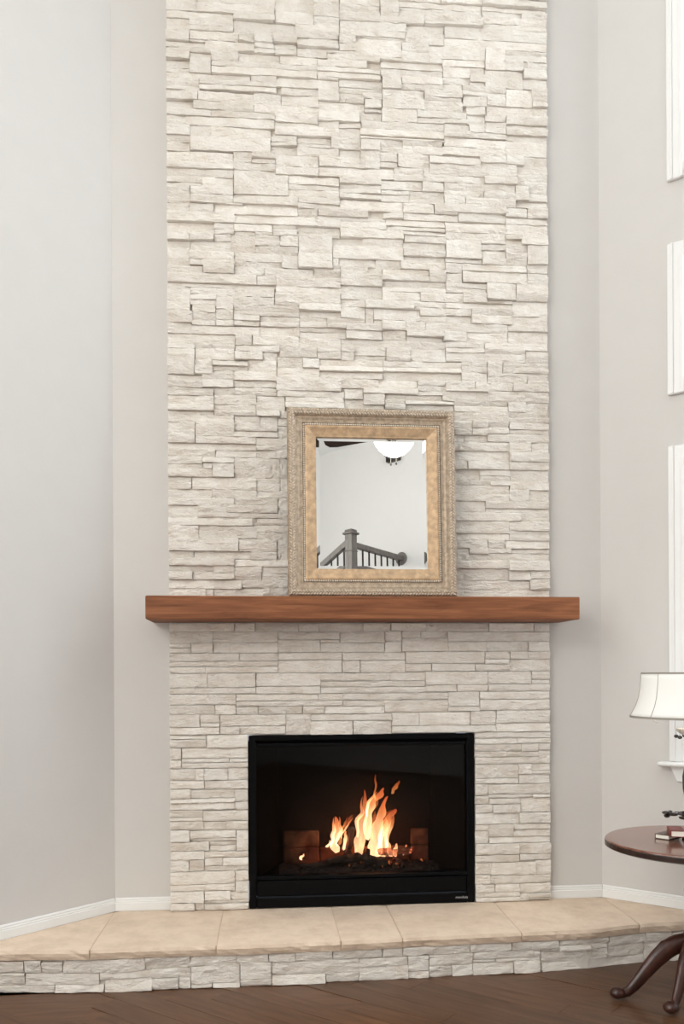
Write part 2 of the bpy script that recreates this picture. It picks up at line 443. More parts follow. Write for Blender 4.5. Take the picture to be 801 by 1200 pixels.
# floorboards in front of the hearth, running parallel to the right wall
rng = random.Random(11)
PD = DR; PN = Vector((-DR.y, DR.x, 0))
if PN.y < 0: PN = -PN
pw = 0.115
O0 = Vector((0.0, -1.0, 0))
for k in range(-14, 13):
    s = -2.9 + rng.random() * 0.8
    while s < 3.2:
        ln = rng.uniform(0.55, 1.25)
        mid = O0 + PN * (k + 0.5) * pw + PD * (s + ln / 2)
        ends = [mid + PD * (e * ln / 2) + PN * (q * pw / 2) for e in (-1, 1) for q in (-1, 1)]
        if -2.3 < mid.x < 2.3 and all((e - A).dot(NL) > 0.02 and (e - B).dot(NR) > 0.02 and e.y < YW - 0.02 for e in ends) and mid.y > -1.75:
            pg = G().box(-ln / 2 + .0007, ln / 2 - .0007, -pw / 2 + .0007, pw / 2 - .0007, -0.0012, 0.0012)
            po = mk('plank', pg, M['floor'], None)
            po.location = mid + Vector((0, 0, -0.0013))
            po.rotation_euler = (0, 0, math.atan2(PD.y, PD.x))
            po.parent = floor
        s += ln

# baseboards standing on the hearth
def baseboard(name, P0, d, n, length, z0, h, label):
    prof = [(0, 0), (0.013, 0), (0.013, h * 0.60), (0.010, h * 0.64), (0.0105, h * 0.74), (0.008, h * 0.80), (0.0085, h * 0.90), (0.005, h), (0, h)]
    g = G(); vs = []
    for t in (0, length):
        for (a, b) in prof: vs.append(P0 + d * t + n * (a + 0.0005) + Z * (z0 + b))
    m_ = len(prof)
    fs = [(i, (i + 1) % m_, m_ + (i + 1) % m_, m_ + i) for i in range(m_)] + [tuple(range(m_)), tuple(reversed(range(m_, 2 * m_)))]
    g.add(vs, fs)
    me = struct(name, g, M['trim'], label)
    return me
YM = Vector((0, -1, 0)); XP = Vector((1, 0, 0))
baseboard('baseboard_left', A + DL * 0.006, DL, NL, 0.76, HH + 0.0015, 0.060, 'white baseboard along the left wall above the hearth')
baseboard('baseboard_right', B + DR * 0.006, DR, NR, 0.62, HH + 0.0015, 0.060, 'white baseboard along the right wall above the hearth')
baseboard('baseboard_front', A + XP * 0.004, XP, YM, -0.917 - A.x - 0.004, HH + 0.0015, 0.060, 'short white baseboard left of the stone chimney')
baseboard('baseboard_front', Vector((0.917, YW, 0)), XP, YM, B.x - 0.917 - 0.004, HH + 0.0015, 0.060, 'short white baseboard right of the stone chimney')
baseboard('baseboard_left', A + DL * 0.80, DL, NL, LL - 0.83, -0.0024, 0.14, 'white baseboard along the left wall beyond the hearth')
baseboard('baseboard_right', B + DR * 0.68, DR, NR, LR - 0.71, -0.0024, 0.14, 'white baseboard along the right wall beyond the hearth')

# windows
def window(name, P0, d, n, t0, t1, z0, z1, sill, label, cols=1, rows=2):
    root = thing(name, P0 + d * ((t0 + t1) / 2) + Z * z0, label, None, None, 'structure')
    cw, ct = 0.082, 0.022
    def board(a0, a1, b0, b1, k0, k1, nm, par=root, bev=0.004):
        gg = G().obox(P0 + d * a0 + Z * b0 + n * k0, d * (a1 - a0), Z * (b1 - b0), n * (k1 - k0))
        return mk(nm, gg, M['trim'], par, bevel=bev)
    lo = z0 if sill else z0 - cw
    for (a0, a1) in ((t0 - cw, t0), (t1, t1 + cw)):
        c = board(a0, a1, lo, z1 + cw, 0.001, ct, 'casing')
        inner = (a0 + 0.020, a0 + 0.030) if a0 < t0 - 0.01 else (a1 - 0.030, a1 - 0.020)
        board(inner[0], inner[1], lo + 0.002, z1 + cw - 0.002, ct - 0.001, ct + 0.007, 'casing_bead', c, 0.002)
        inner = (a1 - 0.022, a1 - 0.004) if a0 < t0 - 0.01 else (a0 + 0.004, a0 + 0.022)
        board(inner[0], inner[1], lo + 0.002, z1 + 0.02, ct - 0.001, ct + 0.004, 'casing_bead', c, 0.002)
    c = board(t0, t1, z1, z1 + cw, 0.001, ct, 'casing')
    board(t0, t1, z1 + cw - 0.030, z1 + cw - 0.020, ct - 0.001, ct + 0.007, 'casing_bead', c, 0.002)
    if not sill:
        c = board(t0, t1, z0 - cw, z0, 0.001, ct, 'casing')
        board(t0, t1, z0 - cw + 0.020, z0 - cw + 0.030, ct - 0.001, ct + 0.007, 'casing_bead', c, 0.002)
    else:
        board(t0 - cw - 0.045, t1 + cw + 0.045, z0 - 0.020, z0, 0.001, 0.062, 'sill', root, 0.006)
        gg = G(); a0, a1, b0, b1 = t0 - cw + 0.004, t1 + cw - 0.004, z0 - 0.092, z0 - 0.0205
        q = [P0 + d * (a0 + 0.03) + Z * b0, P0 + d * (a1 - 0.03) + Z * b0, P0 + d * a1 + Z * b1, P0 + d * a0 + Z * b1]
        gg.add([p + n * 0.001 for p in q] + [p + n * 0.020 for p in q], [(0, 3, 2, 1), (4, 5, 6, 7), (0, 1, 5, 4), (1, 2, 6, 5), (2, 3, 7, 6), (3, 0, 4, 7)])
        mk('apron', gg, M['trim'], root, bevel=0.003)
    # sash
    k0, k1 = -0.075, -0.045
    fw = 0.045
    for (a0, a1, b0, b1) in ((t0, t0 + fw, z0, z1), (t1 - fw, t1, z0, z1), (t0 + fw, t1 - fw, z0, z0 + fw), (t0 + fw, t1 - fw, z1 - fw, z1)):
        board(a0, a1, b0, b1, k0, k1, 'sash_rail', root, 0.003)
    tm = (t0 + t1) / 2; zm = (z0 + z1) / 2
    if rows > 1: board(t0 + fw, t1 - fw, zm - 0.012, zm + 0.012, k0, k1, 'muntin', root, 0.003)
    zsplit = [(z0 + fw, zm - 0.012), (zm + 0.012, z1 - fw)] if rows > 1 else [(z0 + fw, z1 - fw)]
    for (b0, b1) in zsplit:
        mk('pane', G().obox(P0 + d * (t0 + fw) + Z * b0 + n * -0.062, d * (t1 - t0 - 2 * fw), Z * (b1 - b0), n * 0.004), M['pane'], root)
    return root
wl = ['lower white window with sill behind the table lamp', 'middle white window casing on the right wall', 'topmost white window casing on the right wall',
      'lower white window further along the right wall', 'middle white window further along the right wall', 'topmost white window further along the right wall']
for i, (t0, t1, z0, z1) in enumerate(WIN_R):
    window('window_%d' % (i + 1), B, DR, NR, t0, t1, z0, z1, i % 3 == 0, wl[i])
wl = ['lower left window in the wall behind the viewer', 'lower right window in the wall behind the viewer', 'upper left window in the wall behind the viewer', 'upper right window in the wall behind the viewer']
for i, (t0, t1, z0, z1) in enumerate(WIN_B):
    window('window_%d' % (i + 7), EL, DBL, NBL, t0, t1, z0, z1, False, wl[i])

wl = ['lower near window far along the left wall', 'lower far window far along the left wall', 'upper near window far along the left wall', 'upper far window far along the left wall']
for i, (t0, t1, z0, z1) in enumerate(WIN_L_ADDED):
    window('window_%d' % (i + 11), A, DL, NL, t0, t1, z0, z1, False, wl[i])

# ------------------------------------------------------------------ stones
def stone_geo(w, h, depth, seed, rough=1.0, p_tight=0.7, ez=0.0002):
    """a split-face ledge stone centred on x and z, back at y=0, face at y=-depth"""
    r = random.Random(seed)
    nx = max(4, min(12, int(w / 0.022))); nz = 2 if h < 0.016 else (3 if h < 0.028 else (4 if h < 0.042 else 5))
    off = Vector((r.uniform(-50, 50), r.uniform(-50, 50), r.uniform(-50, 50)))
    tilt = r.gauss(0, 0.0035) * rough; tiltx = r.gauss(0, 0.0025) * rough
    r_open = (r.random() < p_tight, r.random() < p_tight)
    V = []; idx = {}
    for j in range(nz + 1):
        for i in range(nx + 1):
            u = i / nx; t = j / nz
            x = (u - 0.5) * w; zz = (t - 0.5) * h
            n1 = noise.noise(Vector((x * 16, zz * 30, 0)) + off); n2 = noise.noise(Vector((x * 60, zz * 80, 3.3)) + off)
            y = depth + (n1 * 0.0055 + n2 * 0.0045) * rough + tilt * (0.5 - t) * 2 + tiltx * (u - 0.5) * 2
            eb = (j == 0) or (j == nz); es = (i == 0) or (i == nx)
            if eb:
                y -= (0.0008 + 0.0042 * abs(noise.noise(Vector((x * 30, j * 9.1, 7)) + off))) * rough
                wob = noise.noise(Vector((x * 28, j * 5.7, 1)) + off) * min(0.0020, h * 0.06)
                zz += wob + (ez if j == nz else -ez)
            elif not es:
                zz += r.uniform(-0.18, 0.18) * h / nz
            if es:
                y -= 0.0004 + 0.0020 * abs(noise.noise(Vector((zz * 40, i * 3.1, 9)) + off)) * rough
                x += ((-0.0006 if i == 0 else 0.0006) if r_open[i > 0] else (0.0012 if i == 0 else -0.0012)) + noise.noise(Vector((zz * 50, i * 2.2, 4)) + off) * 0.0012
            elif not eb:
                x += r.uniform(-0.25, 0.25) * w / nx
            y = max(y, 0.004)
            idx[i, j] = len(V); V.append(Vector((x, -y, zz)))
    Fc = []
    for j in range(nz):
        for i in range(nx):
            a, b, c, d = idx[i, j], idx[i + 1, j], idx[i + 1, j + 1], idx[i, j + 1]
            if (i + j) % 2: Fc += [(a, b, c), (a, c, d)]
            else: Fc += [(a, b, d), (b, c, d)]
    ring = [idx[i, 0] for i in range(nx + 1)] + [idx[nx, j] for j in range(1, nz + 1)] + [idx[i, nz] for i in range(nx - 1, -1, -1)] + [idx[0, j] for j in range(nz - 1, 0, -1)]
    bk = {}
    for k in ring:
        bk[k] = len(V); p = V[k]; V.append(Vector((p.x, 0, p.z)))
    for k in range(len(ring)):
        a, b = ring[k], ring[(k + 1) % len(ring)]
        Fc.append((b, a, bk[a], bk[b]))
    g = G(); g.v = V; g.f = Fc
    return g

def parse(s):
    n = [int(t) for t in s.split()]
    return [n[i:i + 4] for i in range(0, len(n), 4)]

def veneer(root, rects, x_off, z_off, y_back, d_mean, d_sig, seed, limit=300, p_tight=0.5, ez=0.0, rest=None):
    rects = sorted(rects, key=lambda q: -(q[1] - q[0]) * (q[3] - q[2]))
    r = random.Random(seed); rest = rest or G()
    for i, (x0, x1, z0, z1) in enumerate(rects):
        w = (x1 - x0) / 1000 - 0.0012; h = (z1 - z0) / 1000 - 0.0012
        cx_ = x_off + (x0 + x1) / 2000; cz = z_off + (z0 + z1) / 2000
        dep = max(0.008, min(d_mean + 2.1 * d_sig, r.gauss(d_mean, d_sig)))
        gg = stone_geo(w, h, dep, seed * 1000 + i, 1.0, p_tight, ez)
        c = Vector((cx_, y_back, cz))
        gg.v = [p + c for p in gg.v]
        if i < limit:
            mk('stone', gg, M['stone'], root, origin=c)
        else:
            rest.add(gg.v, gg.f)
    if rest.v:
        o = mk('small_stones', rest, M['stone'], root); o['kind'] = 'stuff'


# stone layout in millimetres: x0 x1 z0 z1 per stone
UPPER = """0 213 1020 1043 310 510 1029 1047 215 412 984 1029 0 215 949 979 0 215 979 1020 412 549 956 995 412 549 995 1027 549 831 971 998
549 831 998 1027 215 412 931 955 215 412 955 984 412 525 929 956 525 558 925 956 0 309 895 931 309 429 879 929 429 513 879 929
513 558 887 925 0 127 858 895 127 309 831 895 309 513 831 860 309 513 860 879 513 558 829 887 0 127 799 858 127 412 799 831
412 558 769 793 412 558 793 829 0 412 768 799 0 220 735 768 220 412 733 768 412 503 732 769 503 558 732 769 0 160 678 700
0 160 700 735 160 308 706 733 207 308 639 706 0 207 639 678 308 453 639 732 453 522 639 732 522 558 639 732 0 109 581 613
0 109 613 639 109 411 581 639 411 523 576 639 523 558 576 639 0 202 542 581 202 411 542 581 411 558 544 576 0 309 506 542
309 511 506 542 0 137 448 506 137 511 448 472 137 511 472 506 511 558 485 544 511 558 446 485 0 393 410 448 393 413 410 448
413 558 417 446 0 139 353 410 139 413 353 410 413 558 381 417 413 558 347 381 0 327 290 353 327 507 290 347 0 118 256 290
118 381 256 290 381 507 252 290 507 558 252 347 0 308 222 256 0 208 195 222 0 112 157 195 112 208 157 195 208 308 157 186
208 308 186 222 308 558 219 252 308 435 157 191 308 435 191 219 435 558 156 185 435 558 185 219 0 210 114 157 0 171 53 114
171 210 53 114 210 339 113 157 339 516 120 156 210 441 51 113 441 558 51 80 441 558 80 120 516 558 120 156 832 921 1022 1073
921 1025 996 1049 1025 1304 1023 1048 831 921 971 1022 1025 1124 975 1002 1025 1124 1002 1023 1124 1362 975 1003 1124 1362 1003 1023 1304 1527 1023 1068
1362 1629 972 1003 1362 1629 1003 1023 1527 1830 1024 1056 1527 1830 1056 1077 1629 1718 977 1024 1718 1830 977 1024 1363 1629 931 972 1629 1830 925 952
1629 1830 952 977 1363 1450 861 890 1363 1450 890 931 1450 1527 894 931 1527 1629 901 931 1450 1526 861 894 1527 1633 869 901 1633 1830 869 892
1633 1830 892 925 1363 1414 829 861 1414 1526 829 861 1526 1830 831 869 1363 1635 786 829 1363 1635 737 786 1635 1743 778 831 1743 1830 778 811
1743 1830 811 831 1635 1830 735 778 1363 1427 696 737 1427 1633 696 737 1633 1830 697 735 1363 1487 642 696 1487 1638 642 665 1487 1638 665 696
1638 1830 639 697 1363 1538 618 642 1538 1637 618 642 1637 1830 598 639 1363 1630 575 618 1363 1630 542 575 1630 1728 542 598 1728 1830 542 598
1363 1513 489 542 1513 1830 490 509 1513 1830 509 542 1363 1687 446 489 1687 1830 446 490 1363 1631 387 446 1631 1830 400 446 1631 1830 352 381
1631 1830 381 400 1363 1631 353 387 1363 1523 315 353 1523 1607 313 353 1607 1830 313 352 1430 1523 257 286 1430 1523 286 315 1363 1430 257 315
1523 1639 290 313 1523 1830 257 290 1363 1629 217 257 1629 1830 207 257 1363 1629 160 217 1629 1735 160 207 1735 1830 129 169 1735 1830 169 207
1363 1733 114 160 1363 1830 44 114 1733 1830 114 129 0 146 2829 2896 146 509 2868 2901 146 509 2901 2924 146 509 2829 2868 509 694 2796 2855
509 694 2855 2939 694 816 2838 2904 694 816 2904 2944 816 1011 2900 2953 816 1011 2829 2866 816 1011 2866 2900 0 314 2789 2829 314 509 2796 2829
694 816 2796 2838 0 109 2683 2724 0 109 2724 2789 109 315 2737 2759 109 315 2759 2789 109 339 2697 2737 315 604 2737 2796 604 813 2736 2762
604 813 2762 2796 816 1136 2762 2787 816 1136 2787 2829 339 410 2697 2737 410 501 2698 2737 501 612 2702 2736 612 813 2687 2712 612 813 2712 2736
813 893 2687 2716 813 893 2716 2752 893 1116 2670 2752 0 182 2653 2683 182 411 2655 2697 411 504 2673 2698 504 612 2676 2702 411 507 2646 2673
507 612 2646 2676 0 109 2596 2617 0 109 2617 2653 109 337 2637 2653 109 209 2606 2637 209 337 2601 2637 337 531 2601 2646 531 709 2601 2646
612 756 2646 2687 0 109 2537 2559 0 109 2559 2596 109 209 2537 2606 209 709 2537 2577 209 709 2577 2601 709 946 2605 2639 0 394 2510 2537
394 514 2510 2537 514 811 2494 2537 0 154 2451 2474 0 154 2474 2510 154 514 2459 2487 154 514 2487 2510 408 538 2403 2459 538 713 2403 2459
538 713 2459 2494 713 811 2438 2494 811 1019 2488 2511 811 1019 2511 2547 811 923 2456 2488 0 148 2406 2451 148 408 2406 2451 0 124 2368 2406
124 408 2368 2406 408 713 2368 2403 713 934 2391 2438 714 908 2344 2391 0 208 2337 2368 208 507 2337 2368 507 714 2301 2327 507 714 2327 2368
0 89 2289 2312 0 89 2312 2337 89 507 2289 2337 0 109 2212 2240 0 109 2240 2289 109 208 2237 2289 208 488 2237 2262 208 488 2262 2289
507 813 2262 2301 813 914 2262 2313 813 914 2313 2344 0 109 2166 2212 109 487 2172 2237 488 612 2212 2231 488 612 2231 2262 487 612 2172 2212
612 774 2211 2231 612 774 2231 2262 774 915 2215 2262 612 811 2171 2211 811 915 2171 2215 915 1006 2125 2207 915 1006 2207 2266 0 309 2119 2166
0 309 2051 2090 0 309 2090 2119 309 396 2124 2172 396 510 2124 2149 396 510 2149 2172 309 510 2068 2093 309 510 2093 2124 510 713 2114 2171
510 713 2077 2114 713 915 2125 2171 0 167 2003 2022 0 167 2022 2051 167 311 2003 2051 311 568 1978 2068 568 812 2035 2077 568 812 1978 2011
568 812 2011 2035 0 109 1977 2003 0 108 1926 1977 109 311 1936 1969 109 311 1969 2003 311 615 1936 1978 615 813 1945 1978 1011 1101 2855 2899
1011 1101 2899 2942 1011 1225 2829 2855 1101 1509 2879 2911 1101 1509 2911 2943 1307 1509 2943 2980 1509 1830 2916 2943 1509 1830 2943 2980 1225 1512 2849 2879
1225 1512 2829 2849 1509 1703 2886 2916 1512 1830 2829 2859 1512 1830 2859 2886 1703 1830 2886 2916 915 1136 2752 2762 1136 1322 2740 2786 1136 1322 2786 2829
1322 1830 2732 2775 1322 1830 2775 2829 1116 1249 2651 2699 1116 1249 2699 2740 1249 1523 2673 2732 1523 1621 2635 2732 1315 1523 2640 2673 1621 1830 2682 2713
1621 1830 2713 2732 1621 1711 2635 2682 1711 1830 2648 2682 1712 1830 2603 2648 1011 1315 2575 2607 1011 1315 2607 2651 1315 1447 2555 2587 1315 1447 2587 2640
1447 1523 2607 2640 1447 1523 2546 2568 1447 1523 2568 2607 1523 1712 2546 2635 1712 1830 2550 2603 1019 1112 2510 2575 1112 1314 2516 2541 1112 1314 2541 2575
1314 1409 2516 2555 1409 1624 2497 2519 1409 1624 2519 2546 1624 1754 2458 2546 1754 1830 2512 2550 1754 1830 2458 2484 1754 1830 2484 2512 923 1019 2460 2488
1019 1224 2415 2465 1019 1224 2465 2510 1224 1409 2466 2484 1224 1409 2484 2516 1224 1412 2415 2441 1224 1412 2441 2466 1531 1624 2458 2497 1412 1531 2450 2497
1531 1830 2413 2458 842 934 2438 2456 934 1016 2393 2417 934 1016 2417 2460 1016 1187 2352 2415 1187 1431 2362 2381 1187 1431 2381 2415 1431 1522 2365 2408
1431 1522 2408 2450 1522 1626 2354 2386 1522 1626 2386 2413 1626 1830 2353 2376 1626 1830 2376 2413 918 1318 2315 2352 1318 1444 2322 2362 1444 1522 2322 2365
1522 1626 2322 2354 1626 1830 2298 2324 1626 1830 2324 2353 1318 1445 2295 2322 914 1318 2266 2285 914 1318 2285 2315 1318 1624 2250 2295 1445 1626 2298 2322
1006 1118 2206 2235 1006 1118 2235 2266 1118 1312 2206 2242 1118 1312 2242 2266 1312 1624 2213 2250 1624 1830 2222 2298 1006 1094 2138 2164 1006 1094 2164 2206
1094 1248 2144 2206 1248 1497 2162 2206 1497 1626 2162 2181 1497 1626 2181 2213 1626 1713 2178 2222 1713 1830 2178 2222 1075 1216 2075 2109 1075 1216 2109 2138
1248 1677 2115 2162 1216 1380 2078 2115 1380 1519 2078 2115 1519 1677 2078 2115 1677 1830 2133 2178 1677 1830 2078 2099 1677 1830 2099 2133 1013 1212 2030 2075
1212 1318 2030 2075 1318 1671 2039 2078 1671 1735 2005 2078 1735 1830 2005 2044 1735 1830 2044 2078 1012 1146 1973 2006 1012 1146 2006 2028 1146 1318 1969 1991
1146 1318 1991 2030 1318 1513 2010 2039 1513 1671 2005 2039 1318 1421 1969 2010 1421 1669 1969 2005 108 355 1928 1936 0 103 1884 1926 103 219 1884 1926
219 614 1884 1928 615 813 1923 1945 614 708 1884 1923 708 948 1888 1923 0 314 1836 1884 0 219 1785 1836 219 312 1782 1805 219 312 1805 1836
314 708 1838 1884 312 493 1799 1836 493 608 1788 1819 493 608 1819 1838 608 814 1788 1811 608 814 1811 1838 708 815 1838 1888 0 105 1716 1746
0 105 1746 1785 105 219 1750 1785 106 297 1704 1750 297 412 1704 1782 412 529 1733 1763 412 529 1763 1788 529 614 1733 1753 529 614 1753 1788
412 614 1697 1733 614 777 1637 1706 614 777 1706 1788 0 106 1632 1716 106 314 1636 1660 106 314 1660 1704 314 537 1657 1697 537 614 1634 1697
314 537 1634 1657 313 456 1597 1634 456 687 1595 1634 687 816 1597 1637 816 948 1623 1657 0 166 1597 1632 166 313 1597 1636 0 417 1553 1597
417 509 1553 1595 509 691 1548 1595 691 817 1548 1577 691 817 1577 1597 0 506 1534 1553 107 226 1502 1534 0 107 1411 1463 0 107 1463 1520
107 226 1446 1471 107 226 1471 1502 226 363 1492 1534 306 501 1455 1492 363 501 1492 1534 506 817 1517 1548 501 815 1471 1517 815 934 1406 1463
815 934 1463 1501 115 226 1409 1446 226 306 1429 1492 308 617 1406 1424 308 617 1424 1455 617 815 1406 1437 617 815 1437 1471 0 115 1361 1411
115 226 1352 1378 115 226 1378 1409 226 308 1352 1380 226 308 1380 1429 308 432 1356 1378 308 432 1378 1406 432 619 1356 1376 432 619 1376 1406
619 748 1357 1386 619 748 1386 1406 748 934 1380 1406 0 112 1313 1361 112 429 1313 1352 429 620 1313 1356 620 839 1307 1338 620 839 1338 1357
0 314 1265 1313 314 396 1266 1313 396 616 1266 1313 616 815 1264 1307 0 127 1205 1242 0 127 1242 1265 127 312 1191 1245 127 211 1245 1265
211 314 1245 1265 314 525 1235 1266 312 444 1194 1235 444 513 1194 1235 525 704 1217 1264 704 815 1212 1240 704 815 1240 1264 815 880 1245 1275
815 880 1209 1245 0 124 1119 1205 124 208 1122 1159 124 208 1159 1191 208 375 1141 1162 208 375 1162 1191 375 510 1141 1194 513 634 1164 1217
634 712 1164 1212 510 712 1118 1164 0 160 1057 1087 0 160 1087 1119 160 308 1061 1098 160 308 1098 1122 308 508 1067 1098 308 508 1098 1141
508 815 1056 1118 0 213 1043 1057 310 508 1047 1067 213 310 1029 1061 510 832 1027 1056 1119 1269 1923 1969 1269 1620 1932 1969 1620 1728 1924 1969
1669 1830 1971 2005 1728 1830 1924 1971 1035 1322 1836 1857 1035 1322 1857 1891 1119 1386 1891 1923 1386 1620 1891 1932 1322 1622 1836 1866 1322 1622 1866 1891
1622 1830 1839 1888 1622 1830 1888 1924 1122 1325 1781 1813 1122 1325 1813 1836 1325 1399 1802 1836 1399 1620 1802 1836 1620 1698 1788 1813 1620 1698 1813 1836
1698 1830 1788 1839 920 1119 1756 1792 1119 1325 1717 1746 1119 1325 1746 1781 1325 1500 1712 1802 1500 1621 1720 1761 1500 1621 1761 1788 1621 1727 1749 1788
1621 1726 1688 1723 1621 1726 1723 1749 1727 1830 1697 1788 985 1106 1652 1692 1119 1322 1688 1717 1106 1324 1653 1688 1322 1503 1690 1712 1503 1621 1688 1720
1016 1243 1594 1617 1016 1243 1617 1652 1243 1324 1594 1629 1243 1324 1629 1653 1324 1406 1595 1643 1324 1406 1643 1690 1406 1728 1599 1656 1406 1726 1656 1688
1726 1830 1656 1697 1728 1830 1599 1635 1728 1830 1635 1656 1016 1324 1541 1564 1016 1324 1564 1594 1015 1199 1499 1541 1199 1409 1501 1541 1324 1524 1547 1570
1324 1524 1570 1595 1409 1524 1501 1547 1524 1671 1518 1599 1671 1830 1518 1550 1671 1830 1550 1599 934 1168 1458 1499 1168 1325 1472 1499 1325 1652 1471 1501
1652 1830 1445 1518 934 974 1380 1458 974 1199 1403 1458 1199 1325 1400 1431 1199 1325 1431 1472 1325 1450 1400 1437 1325 1450 1437 1471 1450 1652 1400 1444
1450 1652 1444 1471 1652 1830 1398 1445 1014 1128 1356 1403 1128 1224 1357 1400 1224 1628 1359 1400 1628 1830 1371 1398 1014 1131 1307 1356 1131 1312 1307 1329
1131 1312 1329 1357 1312 1427 1312 1359 1427 1628 1312 1359 1628 1830 1312 1371 1323 1513 1257 1283 1323 1513 1283 1312 1323 1715 1215 1257 1513 1830 1279 1312
1513 1715 1257 1279 1715 1830 1215 1253 1715 1830 1253 1279 880 1032 1209 1232 880 1032 1232 1275 1032 1152 1209 1233 1032 1152 1233 1275 1152 1323 1209 1275
1016 1398 1158 1181 1016 1398 1181 1209 1398 1525 1164 1193 1398 1525 1193 1215 1525 1602 1164 1215 1602 1830 1167 1194 1602 1830 1194 1215 1016 1398 1118 1158
1398 1528 1118 1164 1528 1724 1144 1164 1528 1724 1116 1144 1724 1830 1113 1133 1724 1830 1133 1167 995 1185 1075 1118 1185 1322 1068 1094 1185 1322 1094 1118
1322 1463 1078 1118 1463 1652 1078 1116 1652 1830 1077 1113 921 1185 1049 1075 1185 1304 1048 1068 1322 1527 1068 1078 0 420 0 30 420 620 0 30
620 820 0 52 820 1240 0 40 1240 1440 0 30 1440 1640 0 44 1640 1830 0 44 0 200 30 53 200 620 30 51 1240 1440 30 44
820 1120 40 80 1120 1240 40 80 1240 1363 44 74 558 620 51 103 620 820 52 82 1240 1363 74 114 820 1020 80 120 1020 1220 80 102
1020 1220 102 132 620 820 82 122 558 620 103 155 1220 1363 114 140 1220 1363 140 166 820 1020 120 172 620 820 122 150 620 820 150 174
1020 1220 132 162 558 620 155 195 1020 1220 162 202 1220 1363 166 206 820 1020 172 193 820 1020 193 224 620 820 174 214 558 620 195 235
1020 1220 202 242 1220 1363 206 246 620 820 214 244 820 1020 224 264 558 620 235 287 1020 1220 242 282 620 820 244 296 1220 1363 246 275
1220 1363 275 298 820 1020 264 294 1020 1220 282 322 558 620 287 327 1639 1830 290 313 820 1020 294 334 620 820 296 326 1220 1363 298 338
1020 1220 322 362 620 820 326 356 558 620 327 367 820 1020 334 374 1220 1363 338 370 1220 1363 370 390 620 820 356 408 1020 1220 362 392
558 620 367 397 820 1020 374 404 1220 1363 390 430 1020 1220 392 422 558 620 397 437 820 1020 404 433 820 1020 433 456 620 820 408 438
1020 1220 422 462 1220 1363 430 454 1220 1363 454 482 558 620 437 489 620 820 438 468 620 820 468 490 820 1020 456 481 820 1020 481 508
1020 1220 462 492 1220 1363 482 522 558 620 489 519 620 820 490 542 1020 1220 492 532 820 1020 508 538 558 620 519 549 1220 1363 522 562
1020 1220 532 562 1020 1220 562 584 820 1020 538 568 620 820 542 582 558 620 549 601 1220 1363 562 592 820 1020 568 608 620 820 582 634
1020 1220 584 624 1220 1363 592 644 558 620 601 653 820 1020 608 648 1020 1220 624 654 620 820 634 674 1220 1363 644 684 820 1020 648 688
558 620 653 705 1020 1220 654 684 620 820 674 704 620 820 704 726 160 207 678 706 1020 1220 684 736 1220 1363 684 714 820 1020 688 718
558 620 705 745 1220 1363 714 744 820 1020 718 758 620 820 726 766 1020 1220 736 766 1220 1363 744 784 558 620 745 785 820 1020 758 798
620 820 766 796 1020 1220 766 795 1020 1220 795 818 1220 1363 784 814 558 620 785 825 620 820 796 826 820 1020 798 838 1220 1363 814 866
1020 1220 818 848 1020 1220 848 870 558 620 825 855 620 820 826 866 820 1020 838 871 820 1020 871 890 558 620 855 895 620 820 866 906
1220 1363 866 890 1220 1363 890 918 1020 1220 870 910 820 1020 890 942 558 620 895 935 620 820 906 946 1020 1220 910 962 1220 1363 918 958
0 215 931 949 558 620 935 971 820 1020 942 971 620 820 946 971 1220 1363 958 972 1020 1220 962 975 921 1020 971 996 208 308 1122 1141
748 839 1357 1380 974 1014 1380 1403 501 617 1455 1471 1168 1199 1458 1472 1524 1652 1501 1518 0 107 1520 1534 777 816 1637 1657 971 1016 1624 1652
777 808 1657 1692 219 297 1750 1782 312 412 1782 1799 412 493 1788 1799 1500 1620 1788 1802 1021 1119 1891 1923 1269 1386 1923 1932 510 568 2068 2077
1216 1248 2115 2144 1626 1677 2162 2178 714 813 2301 2344 1187 1318 2352 2362 811 842 2438 2456 709 811 2537 2547 337 411 2646 2655 1011 1116 2651 2670
1249 1315 2651 2673 756 893 2670 2687 109 182 2683 2697 813 915 2752 2762 1101 1225 2855 2879 0 146 2896 2936 146 346 2924 2964 346 509 2924 2980
0 146 2936 2980 509 694 2939 2969 1011 1101 2942 2980 1101 1307 2943 2980 694 816 2944 2980 816 1011 2953 2980 146 346 2964 2980 509 694 2969 2980
756 1011 2639 2670 709 1011 2547 2576 709 1011 2576 2605 713 1075 2079 2125 812 1013 2028 2050 812 1013 2050 2079 812 1012 1978 2006 812 1012 2006 2028
908 1016 2352 2391 813 1119 1923 1973 815 1035 1833 1868 815 1035 1868 1888 814 1122 1792 1833 777 1119 1692 1756 808 985 1657 1692 817 1016 1565 1593
817 1016 1593 1623 817 1015 1501 1565 839 1014 1307 1350 839 1014 1350 1380 815 1323 1275 1307 712 1016 1177 1209 712 1016 1118 1151 712 1016 1151 1177
815 995 1075 1118"""
